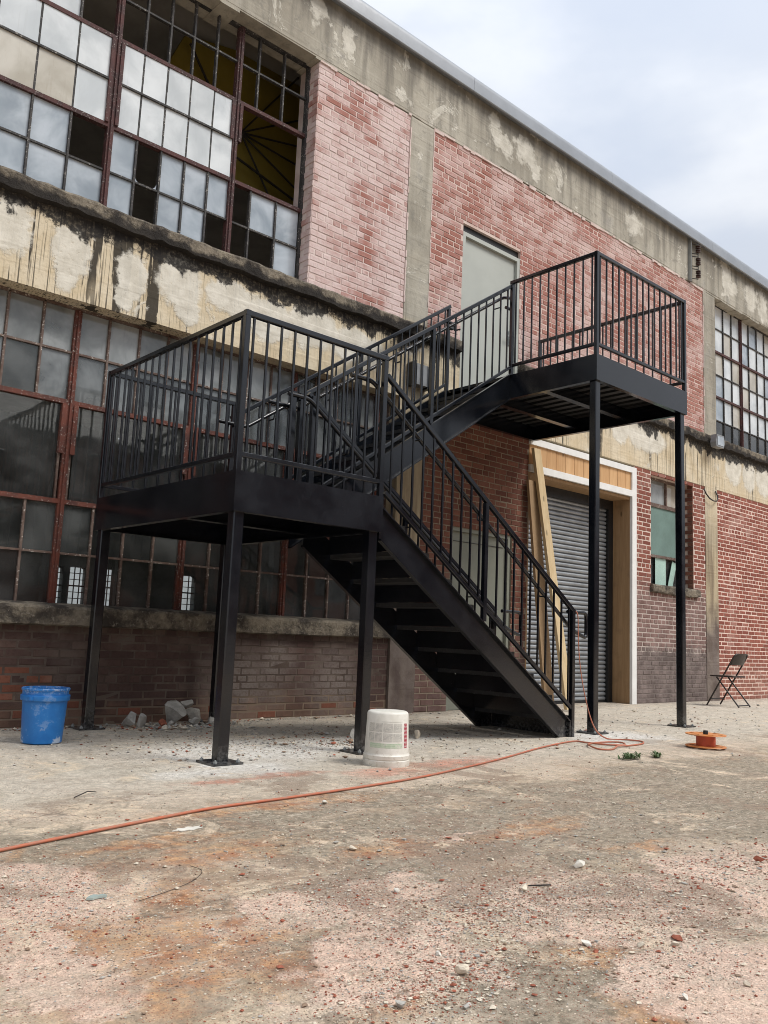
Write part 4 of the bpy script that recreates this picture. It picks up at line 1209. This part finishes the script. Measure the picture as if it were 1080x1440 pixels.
# ------------------------------------------------------------------ fittings on the wall
IR = empty('insulator_rack', (12.8, -.02, 7.2), 'rusty rack of three paired spool insulators high on the concrete pilaster', 'insulator rack')
m = MB(); m.box(12.715, 12.765, -.03, -.002, 6.87, 7.64); m.box(12.715, 12.722, -.06, -.031, 6.87, 7.64); m.build('back_channel', M['galv'], IR)
m = MB(); m.tube([(12.86, -.10, 7.55), (12.86, -.10, 6.93)], .007, 6); m.build('rod', M['rod'], IR)
for zc in (7.44, 7.22, 7.0):
    for dz in (-.035, .035):
        m = MB(); m.lathe([(0, -.028), (.022, -.028), (.042, -.02), (.042, -.01), (.024, 0), (.042, .01), (.042, .02), (.022, .028), (0, .028)], (12.86, -.10, zc + dz), 12); m.build('insulator', M['insul'], IR, smooth=40)
    m = MB(); m.bar((12.768, -.045, zc + .085), (12.86, -.10, zc + .085), .012); m.bar((12.768, -.045, zc - .085), (12.86, -.10, zc - .085), .012); m.build('arm', M['rod'], IR)
m = MB(); m.tube([(13.14, -.012, 3.42), (13.17, -.03, 3.34), (13.25, -.05, 3.27), (13.36, -.06, 3.24), (13.46, -.06, 3.245), (13.55, -.04, 3.29), (13.58, -.02, 3.36), (13.53, -.012, 3.43)], .011, 6)
tag(m.build('cable_loop', M['black_plastic'], smooth=True), 'black cable hanging in a loop across the right hand concrete pilaster', 'cable')
JB = empty('floodlight', (13.35, -.1, 4.24), 'small grey floodlight fixed to the dark ledge by the right hand upper window', 'light')
m = MB(); m.prism([(13.22, 4.12), (13.46, 4.12), (13.50, 4.20), (13.48, 4.33), (13.24, 4.33), (13.20, 4.2)], 'y', -.20, -.10); m.build('housing', M['lampbox'], JB)
m = MB(); m.box(13.25, 13.45, -.207, -.2005, 4.15, 4.30); m.build('lens', M['film_blue'], JB)
m = MB(); m.box(13.31, 13.39, -.10, -.078, 4.2, 4.28); m.build('bracket', M['lampbox'], JB)
WB = empty('wall_lamp_box', (6.53, -.05, 3.76), 'dark grey box lamp on the cream beam behind the upper stair flight', 'light')
m = MB(); m.box(6.44, 6.62, -.11, -.002, 3.62, 3.86); m.build('housing', M['lampbox'], WB)
m = MB(); m.prism([(6.38, 3.60), (6.44, 3.60), (6.44, 3.9), (6.38, 3.86)], 'y', -.10, -.003); m.prism([(6.62, 3.60), (6.68, 3.60), (6.68, 3.82), (6.62, 3.84)], 'y', -.10, -.003); m.build('side_wing', M['track'], WB)

# ------------------------------------------------------------------ timbers leaning at the roller door
def leaning(name, p0, p1, w, th, mat, label):
    m = MB(); m.bar(p0, p1, w, th, up=(0, -1, 0), ch=.05)
    return tag(m.build(name, mat), label, 'timber')
leaning('leaning_timber', (8.86, -.47, .02), (8.665, -.055, 3.28), .14, .045, M['timber'], 'pale knotty timber board leaning at a slant in front of the roller door')
leaning('leaning_timber', (8.74, -.26, .02), (8.60, -.05, 2.85), .185, .04, M['timber_dark'], 'darker brown board standing behind the slanting pale timber')

# ------------------------------------------------------------------ buckets
bx, by = 2.33, -.85
BB = empty('blue_bucket', (bx, by, 0), 'bright blue plastic bucket with chalky smears standing by the left post', 'bucket')
m = MB()
m.lathe([(0, .004), (.124, .004), (.131, .010), (.1455, .285), (.158, .287), (.160, .292), (.1605, .318), (.159, .323), (.149, .325), (.1505, .352), (.156, .354), (.157, .366), (.153, .370), (.146, .368), (.143, .33), (.126, .02), (0, .016)], (bx, by, 0), 48)
m.build('body', M['blue'], BB, smooth=40)
for sg in (-1, 1):
    m = MB(); a = radians(35)
    cx, cy = bx + sg * .160 * cos(a), by + sg * .160 * sin(a)
    m.lathe([(0, -.012), (.016, -.012), (.016, .012), (0, .012)], (cx, cy, .305), 12); m.build('handle_ear', M['blue'], BB)
m = MB(); a = radians(35)
pts = []
for k in range(13):
    tt = pi * k / 12
    lx = .172 * cos(tt); dn = .115 * sin(tt)
    pts.append((bx + lx * cos(a) + (.165 * sin(tt)) * sin(a) , by + lx * sin(a) + (.165 * sin(tt)) * cos(a), .305 - dn))
m.tube(pts, .003, 6); m.build('wire_handle', M['galv'], BB, smooth=True)

wx, wy = 3.865, -2.645
WBK = empty('white_bucket', (wx, wy, 0), 'white plastic bucket turned upside down with a printed label, before a post', 'bucket')
m = MB()
m.lathe([(.140, .0), (.149, .0), (.1505, .006), (.1505, .034), (.146, .038), (.145, .04), (.1495, .044), (.150, .066), (.1445, .072), (.142, .083), (.1335, .322), (.129, .332), (.118, .338), (0, .340)], (wx, wy, 0), 48)
m.build('body', M['wbucket'], WBK, smooth=40)
# printed label: panels follow the wall of the bucket
va = math.atan2(CAM_C.y - wy, CAM_C.x - wx)       # direction of the viewer
rad = lambda z: .142 + (z - .083) / (.322 - .083) * (.1335 - .142) + .0008
def decal(a0, a1, z0, z1, mat):
    m = MB(); n = 8
    vs = []
    for z in (z0, z1):
        for i in range(n + 1):
            a = va + a0 + (a1 - a0) * i / n
            vs.append((wx + rad(z) * cos(a), wy + rad(z) * sin(a), z))
    m.add(vs, [(i, i + 1, n + 2 + i, n + 1 + i) for i in range(n)])
    return m.build('label_panel', mat, WBK)
ga = [-1.0, -.6, -.2, .28, .78]
for k in range(4):
    decal(ga[k] + .02, ga[k + 1] - .025, .215, .268, M['print']); decal(ga[k] + .02, ga[k + 1] - .025, .156, .208, M['print'])
decal(-.85, .78, .116, .145, M['print_green'])
decal(.90, 1.14, .116, .268, M['print_red'])
decal(-.25, .8, .277, .2795, M['print'])

# ------------------------------------------------------------------ cord and reel
cord = [(-3.2, -4.3), (-2.0, -4.25), (-.8, -3.95), (.2, -3.82), (.85, -3.67), (1.16, -3.58), (1.45, -3.50), (1.79, -3.41), (2.18, -3.32), (2.60, -3.29), (3.10, -3.24), (3.74, -3.14), (4.69, -2.88), (5.53, -2.60), (6.15, -2.45), (6.21, -2.55), (6.25, -2.70), (6.38, -2.80), (6.45, -2.72), (6.36, -2.60), (6.15, -2.62), (5.98, -2.74), (5.93, -2.86), (6.02, -2.92), (6.2, -2.86), (6.38, -2.84), (6.62, -2.82), (6.78, -2.72), (6.76, -2.58), (6.66, -2.45)]
def smooth_path(pts, sub=6):
    P = [Vector(p) for p in pts]; out = []
    for i in range(len(P) - 1):
        p0, p1, p2, p3 = P[max(i - 1, 0)], P[i], P[i + 1], P[min(i + 2, len(P) - 1)]
        for k in range(sub):
            t = k / sub
            out.append(.5 * ((2 * p1) + (p2 - p0) * t + (2 * p0 - 5 * p1 + 4 * p2 - p3) * t * t + (3 * p1 - p0 - 3 * p2 + p3) * t ** 3))
    out.append(P[-1]); return out
c3 = [(a, b, .0085 + (.009 if 18 <= i <= 26 and i % 3 == 0 else 0)) for i, (a, b) in enumerate(cord)]
c3 += [(6.60, -2.36, .10), (6.58, -2.28, .35), (6.57, -2.23, .62), (6.56, -2.215, .86), (6.55, -2.215, 1.06), (6.545, -2.19, 1.105), (6.55, -2.15, 1.05), (6.56, -2.14, .85)]
pth = smooth_path(c3)
m = MB(); m.tube(pth, .0065, 8, rad=[.0066 if q.z < .05 else max(.0045, .0066 - (q.z - .05) * .01) for q in pth])
tag(m.build('extension_cord', M['orange'], smooth=True), 'orange extension cord snaking over the yard and up onto the stair railing end', 'cord')
rx, ry = 6.98, -3.20
RE = empty('cord_reel', (rx, ry, 0), 'empty orange plastic cord reel lying flat on the pale concrete', 'cord reel')
def reel_disc(z, mt):
    m = MB(); t = .008
    m.lathe([(.135, z), (.162, z), (.164, z + t / 2), (.162, z + t), (.135, z + t), (.135, z)], (rx, ry, 0), 36)
    m.lathe([(.0, z), (.095, z), (.095, z + t), (.0, z + t)], (rx, ry, 0), 36)
    for k in range(6):
        a = k * pi / 3 + .3
        m.bar((rx + .09 * cos(a), ry + .09 * sin(a), z + t / 2), (rx + .14 * cos(a), ry + .14 * sin(a), z + t / 2), .062, t * .9, ch=0)
    m.build('flange', mt, RE)
reel_disc(.012, M['reel']); reel_disc(.108, M['reel'])
m = MB(); m.lathe([(.078, .0205), (.078, .1075)], (rx, ry, 0), 36); m.build('drum', M['reel_red'], RE, smooth=True)
m = MB(); m.lathe([(0, .148), (.017, .148), (.02, .141), (.02, .117), (0, .117)], (rx - .04, ry - .02, 0), 16); m.build('knob', M['black_plastic'], RE, smooth=40)
m = MB(); m.lathe([(0, .001), (.04, .001), (.04, .0115), (0, .0115)], (rx, ry, 0), 20); m.build('foot', M['reel_red'], RE)

# ------------------------------------------------------------------ folding chair, facing the wall
cx, cy = 12.42, -.74
CH = empty('folding_chair', (cx, cy, 0), 'dark metal folding chair facing the brick wall beside the right hand pilaster', 'chair')
C0 = Vector((cx, cy, 0))
w = .205
def ct(name, pts, r=.0115, rad=.06):
    m = MB(); m.tube(rounded([C0 + Vector(p) for p in pts], rad), r, 8); return m.build(name, M['chair'], CH, smooth=50)
ct('front_frame', [(-w, .24, .008), (-w, -.20, .76), (w, -.20, .76), (w, .24, .008)], .012, .07)
ct('rear_leg', [(-w + .03, .10, .42), (-w + .03, -.23, .008)]); ct('rear_leg', [(w - .03, .10, .42), (w - .03, -.23, .008)])
ct('cross_bar', [(-w + .03, -.215, .03), (w - .03, -.215, .03)], .009); ct('cross_bar', [(-w, .19, .10), (w, .19, .10)], .009)
m = MB(); n = 10
vs = []
for zz in (.60, .66, .72, .765):
    for i in range(n + 1):
        u = -1 + 2 * i / n; ww = w - .012 if zz < .75 else w - .05
        vs.append(C0 + Vector((u * ww, -.135 - (zz - .62) * .45 - .03 * (1 - u * u), zz + (.004 if zz > .7 else 0))))
vs2 = [v + Vector((0, .012, .003)) for v in vs]
fs = []
for j in range(3):
    for i in range(n):
        a = j * (n + 1) + i; fs.append((a, a + 1, a + n + 2, a + n + 1)); o_ = len(vs); fs.append((o_ + a, o_ + a + n + 1, o_ + a + n + 2, o_ + a + 1))
tot = len(vs)
for i in range(n): fs += [(i, tot + i, tot + i + 1, i + 1), (3 * (n + 1) + i, 3 * (n + 1) + i + 1, tot + 3 * (n + 1) + i + 1, tot + 3 * (n + 1) + i)]
m.add(vs + vs2, fs); m.build('backrest', M['chair'], CH, smooth=40)
m = MB()
seat = [(-w + .02, -.16), (w - .02, -.16), (w - .014, .0), (w - .02, .17), (w - .06, .215), (-w + .06, .215), (-w + .02, .17), (-w + .014, .0)]
m.prism([(cx + a, cy + b) for a, b in seat], 'z', .425, .445); m.build('seat', M['chair'], CH)

# ------------------------------------------------------------------ rubble, stones, litter
import bmesh
def rock_mesh(seed, sx, sy, sz, rough=.35, sub=2, flat=.0):
    r = random.Random(seed)
    bm = bmesh.new(); bmesh.ops.create_icosphere(bm, subdivisions=sub, radius=1)
    # cut by random planes for broken faces
    for _ in range(16):
        n = Vector((r.uniform(-1, 1), r.uniform(-1, 1), r.uniform(-1, 1))).normalized(); d = r.uniform(.32, .7)
        for v in bm.verts:
            k = v.co.dot(n) - d
            if k > 0: v.co -= n * k
    for v in bm.verts:
        v.co += Vector((r.uniform(-1, 1), r.uniform(-1, 1), r.uniform(-1, 1))) * .035 * rough
        v.co = Vector((v.co.x * sx, v.co.y * sy, v.co.z * sz))
    zmin = min(v.co.z for v in bm.verts)
    for v in bm.verts: v.co.z -= zmin
    me = bpy.data.meshes.new('stone'); bm.to_mesh(me); bm.free()
    return me
def rock(name, x, y, sx, sy, sz, mat, label, cat='stone', seed=1, rz=0, z=0., tilt=(0, 0), group=None, rough=.5, sub=3):
    me = rock_mesh(seed, sx, sy, sz, rough, sub); me.materials.append(M[mat])
    o = bpy.data.objects.new(name, me); COL.objects.link(o); o.location = (x, y, z - .003); o.scale = (1.15,) * 3 if name.startswith(('pale', 'plaster', 'brick')) and y < -3 else (1, 1, 1); o.rotation_euler = (tilt[0], tilt[1], rz)
    return tag(o, label, cat, group)
rg = 'concrete rubble along the wall'
rock('concrete_chunk', 3.28, -.20, .07, .09, .115, 'rubble', 'upright grey concrete chunk alone between left post and rubble pile', 'rubble', 1, .4, group=rg)
rock('concrete_chunk', 3.36, -.25, .065, .06, .07, 'rubble', 'squat chunk leaning against the upright concrete chunk', 'rubble', 2, 1.0, group=rg)
rock('concrete_chunk', 3.70, -.20, .15, .13, .125, 'rubble', 'largest grey concrete chunk on the rubble pile at the wall', 'rubble', 3, .8, group=rg)
rock('concrete_chunk', 3.90, -.14, .12, .10, .09, 'rubble', 'darker concrete chunk at the pile beside the thin rear post', 'rubble', 4, .2, group=rg)
rock('concrete_chunk', 3.80, -.32, .085, .07, .05, 'rubble', 'low concrete chunk in front of the rubble pile', 'rubble', 5, 2.0, group=rg)
rock('concrete_chunk', 3.52, -.30, .07, .05, .045, 'brick_bit', 'reddish broken lump at the front of the rubble pile', 'rubble', 6, .3, group=rg)
rock('concrete_chunk', 4.02, -.26, .10, .07, .06, 'rubble', 'flat grey chunk behind the thin rear post', 'rubble', 7, 1.3, group=rg)
rock('concrete_chunk', 3.80, -.16, .08, .07, .05, 'rubble', 'small chunk riding on top of the rubble pile', 'rubble', 8, .5, z=.14, group=rg)
rock('concrete_chunk', 4.42, -1.72, .085, .07, .09, 'rubble', 'dark grey chunk behind the white bucket', 'rubble', 9, .5, group=rg)
rock('plaster_lump', 4.32, -1.86, .09, .06, .05, 'white_stone', 'white plaster lump beside the post behind the white bucket', 'rubble', 10, .2)
r3 = random.Random(5)
for i in range(16):
    rock('concrete_fragment', 3.72 + r3.gauss(0, .22), -.36 + r3.gauss(0, .09), r3.uniform(.022, .05), r3.uniform(.02, .04), r3.uniform(.015, .035), 'rubble' if i % 4 else 'pale_stone', 'small grey concrete fragment strewn at the foot of the rubble pile', 'rubble', 100 + i, r3.uniform(0, 3), group='small fragments before the rubble pile', sub=2)
rock('pale_stone', 5.05, -1.72, .05, .04, .065, 'pale_stone', 'pale pitted stone standing under the lower stair flight', 'stone', 11, .9)
# loose stones in the foreground
fg = [('plaster_lump', 2.71, -3.47, .022, .018, .012, 'white_stone', 'small white lump on dark concrete just past the orange cord'),
      ('plaster_lump', 2.81, -4.87, .047, .02, .018, 'white_stone', 'flat white oblong fragment at the edge of the gravel patch'),
      ('pale_stone', 2.38, -4.95, .02, .018, .018, 'pale_stone', 'rounded pale stone in the middle of the reddish gravel'),
      ('pale_stone', 1.68, -5.32, .024, .018, .02, 'pale_stone', 'angular cream stone at the near edge of the sandy patch'),
      ('pale_stone', 2.12, -5.38, .02, .017, .014, 'white_stone', 'rough white stone on the brown stained concrete'),
      ('pale_stone', 1.73, -5.19, .0125, .0095, .009, 'white_stone', 'tiny smooth white pebble above the cream stone'),
      ('pale_stone', 2.01, -5.73, .015, .011, .010, 'white_stone', 'bright white pebble by the rust stain in the lower right corner'),
      ('brick_fragment', 2.38, -5.5, .034, .017, .013, 'brick_bit', 'long red brick fragment lying on the pinkish sand'),
      ('brick_fragment', 3.49, -5.23, .035, .022, .018, 'brick_bit', 'red brick fragment at the far right edge of the gravel'),
      ('brick_fragment', 2.10, -5.42, .014, .010, .008, 'brick_bit', 'small dark red chip beside the rough white stone'),
      ('pale_stone', 2.21, -5.78, .013, .011, .009, 'pale_stone', 'cream pebble nearest the lower right corner'),
      ('pale_stone', 2.25, -4.22, .022, .018, .014, 'pale_stone', 'pale stone on the grey concrete well before the cord'),
      ('pale_stone', 2.24, -5.47, .016, .013, .010, 'pale_stone', 'cream stone in the cluster left of the brick fragment'),
      ('pale_stone', 2.33, -5.52, .018, .013, .012, 'pale_stone', 'tan stone touching the long brick fragment'),
      ('concrete_chunk', 1.43, -5.36, .022, .015, .014, 'rubble', 'blue grey stone at the bottom edge among red chips'),
      ('concrete_chunk', 1.55, -5.45, .028, .012, .008, 'rubble', 'flat slate grey flake at the bottom edge'),
      ('pale_stone', 2.60, -4.62, .025, .018, .012, 'pale_stone', 'tan stone on the far rim of the gravel patch'),
      ('pale_stone', 2.02, -4.72, .02, .017, .012, 'white_stone', 'white crumb on the left part of the sandy patch')]
for i, (nm, x, y, a, b, c, mt, lb) in enumerate(fg):
    rock(nm, x, y, a, b, c, mt, lb, 'brick piece' if 'brick' in nm else 'stone', 40 + i, r_.uniform(0, 3), sub=2)
m = MB(); m.prism([(1.18, -4.262), (1.196, -4.272), (1.214, -4.266), (1.243, -4.268), (1.236, -4.25), (1.222, -4.253), (1.212, -4.241), (1.196, -4.249)], 'z', .002, .009)
tag(m.build('glass_shard', M['glass_bit']), 'sea green glass shard lying on the brown gravel at left', 'glass shard')
m = MB(); m.prism([(1.82, -3.605), (1.845, -3.61), (1.85, -3.628), (1.885, -3.62), (1.90, -3.632), (1.935, -3.614), (1.955, -3.617), (1.945, -3.596), (1.965, -3.58), (1.925, -3.583), (1.91, -3.568), (1.885, -3.586), (1.86, -3.574), (1.853, -3.59)], 'z', .001, .0035)
tag(m.build('plaster_flake', M['white_stone']), 'thin white flake pressed flat on the concrete beside the cord', 'plaster flake')
m = MB(); m.tube(smooth_path([(1.30, -4.36, .004), (1.42, -4.32, .004), (1.53, -4.27, .005), (1.62, -4.18, .004), (1.62, -4.10, .004)]), .0009, 6)
tag(m.build('bent_wire', M['rod'], smooth=True), 'thin rusty wire bent in a curve on the stained concrete', 'wire')
m = MB(); m.tube([(2.43, -4.93, .006), (2.5, -4.97, .007)], .0025, 6); tag(m.build('twig', M['rod'], smooth=True), 'short dark twig in the reddish gravel', 'twig')
m = MB(); m.tube([(1.76, -2.78, .006), (1.84, -2.74, .02), (1.9, -2.70, .006)], .0024, 6); tag(m.build('twig', M['rod'], smooth=True), 'crooked dark twig on the pale concrete before the blue bucket', 'twig')
# pulled grass
for (gx, gy, n, s, lb) in ((5.70, -3.28, 110, .095, 'larger tuft of pulled green grass on the concrete'), (5.98, -3.33, 55, .045, 'smaller tuft of grass right of the larger one')):
    m = MB(); r = random.Random(n)
    for _ in range(n):
        a = r.uniform(0, 2 * pi); d = r.uniform(0, s); bx0, by0 = gx + d * cos(a) * 1.3, gy + d * sin(a) * .6
        a2 = r.uniform(0, 2 * pi); ln = r.uniform(.03, .075); wv = r.uniform(.003, .007)
        dx, dy = cos(a2), sin(a2); z = r.uniform(.002, .02)
        p0 = Vector((bx0, by0, z)); p1 = p0 + Vector((dx * ln * .6, dy * ln * .6, r.uniform(.005, .03))); p2 = p0 + Vector((dx * ln, dy * ln, r.uniform(0, .02)))
        sd_ = Vector((-dy, dx, 0)) * wv
        m.add([p0 - sd_, p0 + sd_, p1 + sd_ * .8, p1 - sd_ * .8, p2], [(0, 1, 2, 3), (3, 2, 4)])
    tag(m.build('grass_tuft', M['grass']), lb, 'grass')

# gravel and crumbs
def scatter():
    r = random.Random(99); m = MB(); MUL = 4.2
    mats = ['pale_stone', 'brick_bit', 'rubble', 'tan_stone']
    zones = [((2.15, -5.02), (.6, .22), 1300, .0035, (5, 4, 3, 4)), ((1.6, -5.33), (.3, .17), 900, .0034, (4, 5, 2, 4)), ((2.55, -5.3), (.5, .35), 1500, .0035, (6, 2, 2, 4)),
             ((3.3, -5.2), (.5, .25), 500, .005, (5, 4, 2, 2)), ((1.85, -4.7), (.45, .22), 700, .003, (4, 3, 3, 1)), ((1.05, -4.2), (.35, .5), 1500, .003, (4, 3, 3, 1)), ((2.1, -4.8), (1.2, .9), 2600, .0034, (5, 2, 3, 3)), ((3.3, -4.4), (1.6, .7), 900, .0045, (5, 2, 3, 2)),
             ((3.0, -3.6), (2.2, .9), 600, .005, (3, 2, 4, 2)), ((3.6, -1.3), (1.1, .9), 420, .010, (2, 1, 5, 3)), ((3.7, -.3), (.45, .18), 130, .017, (2, 2, 6, 1)), ((5.3, -1.6), (1.4, 1.2), 260, .010, (3, 1, 4, 3)), ((4.35, -1.8), (.25, .2), 60, .018, (1, 1, 6, 3)),
             ((9., -1.6), (3.5, 1.5), 160, .013, (3, 1, 4, 2)), ((3.2, -.1), (3., .08), 220, .013, (3, 3, 5, 1)), ((2.1, -5.6), (.35, .25), 500, .003, (4, 3, 2, 2))]
    for (c, s, n, sz, wt) in zones:
        for _ in range(int(n * MUL)):
            x, y = r.gauss(c[0], s[0] * .6), r.gauss(c[1], s[1] * .6)
            if y > -.015: continue
            q = sz * (.30 + r.expovariate(2.6))
            q = min(q, sz * 3.2)
            m.cur = r.choices(range(4), wt)[0]
            a = r.uniform(0, pi); ca, sa = cos(a) * q, sin(a) * q
            e = r.uniform(.5, 1.); h = q * r.uniform(.45, .9)
            j = lambda: r.uniform(.75, 1.25)
            vs = [(x + ca * j(), y + sa * j(), h * .5), (x - sa * e * j(), y + ca * e * j(), h * .45), (x - ca * j(), y - sa * j(), h * .5), (x + sa * e * j(), y - ca * e * j(), h * .45), (x + r.uniform(-.3, .3) * q, y + r.uniform(-.3, .3) * q, h * j()), (x, y, -.001)]
            m.add(vs, [(0, 1, 4), (1, 2, 4), (2, 3, 4), (3, 0, 4), (1, 0, 5), (2, 1, 5), (3, 2, 5), (0, 3, 5)])
    kind(m.build('gravel', [M[k] for k in mats]), 'stuff')
scatter()
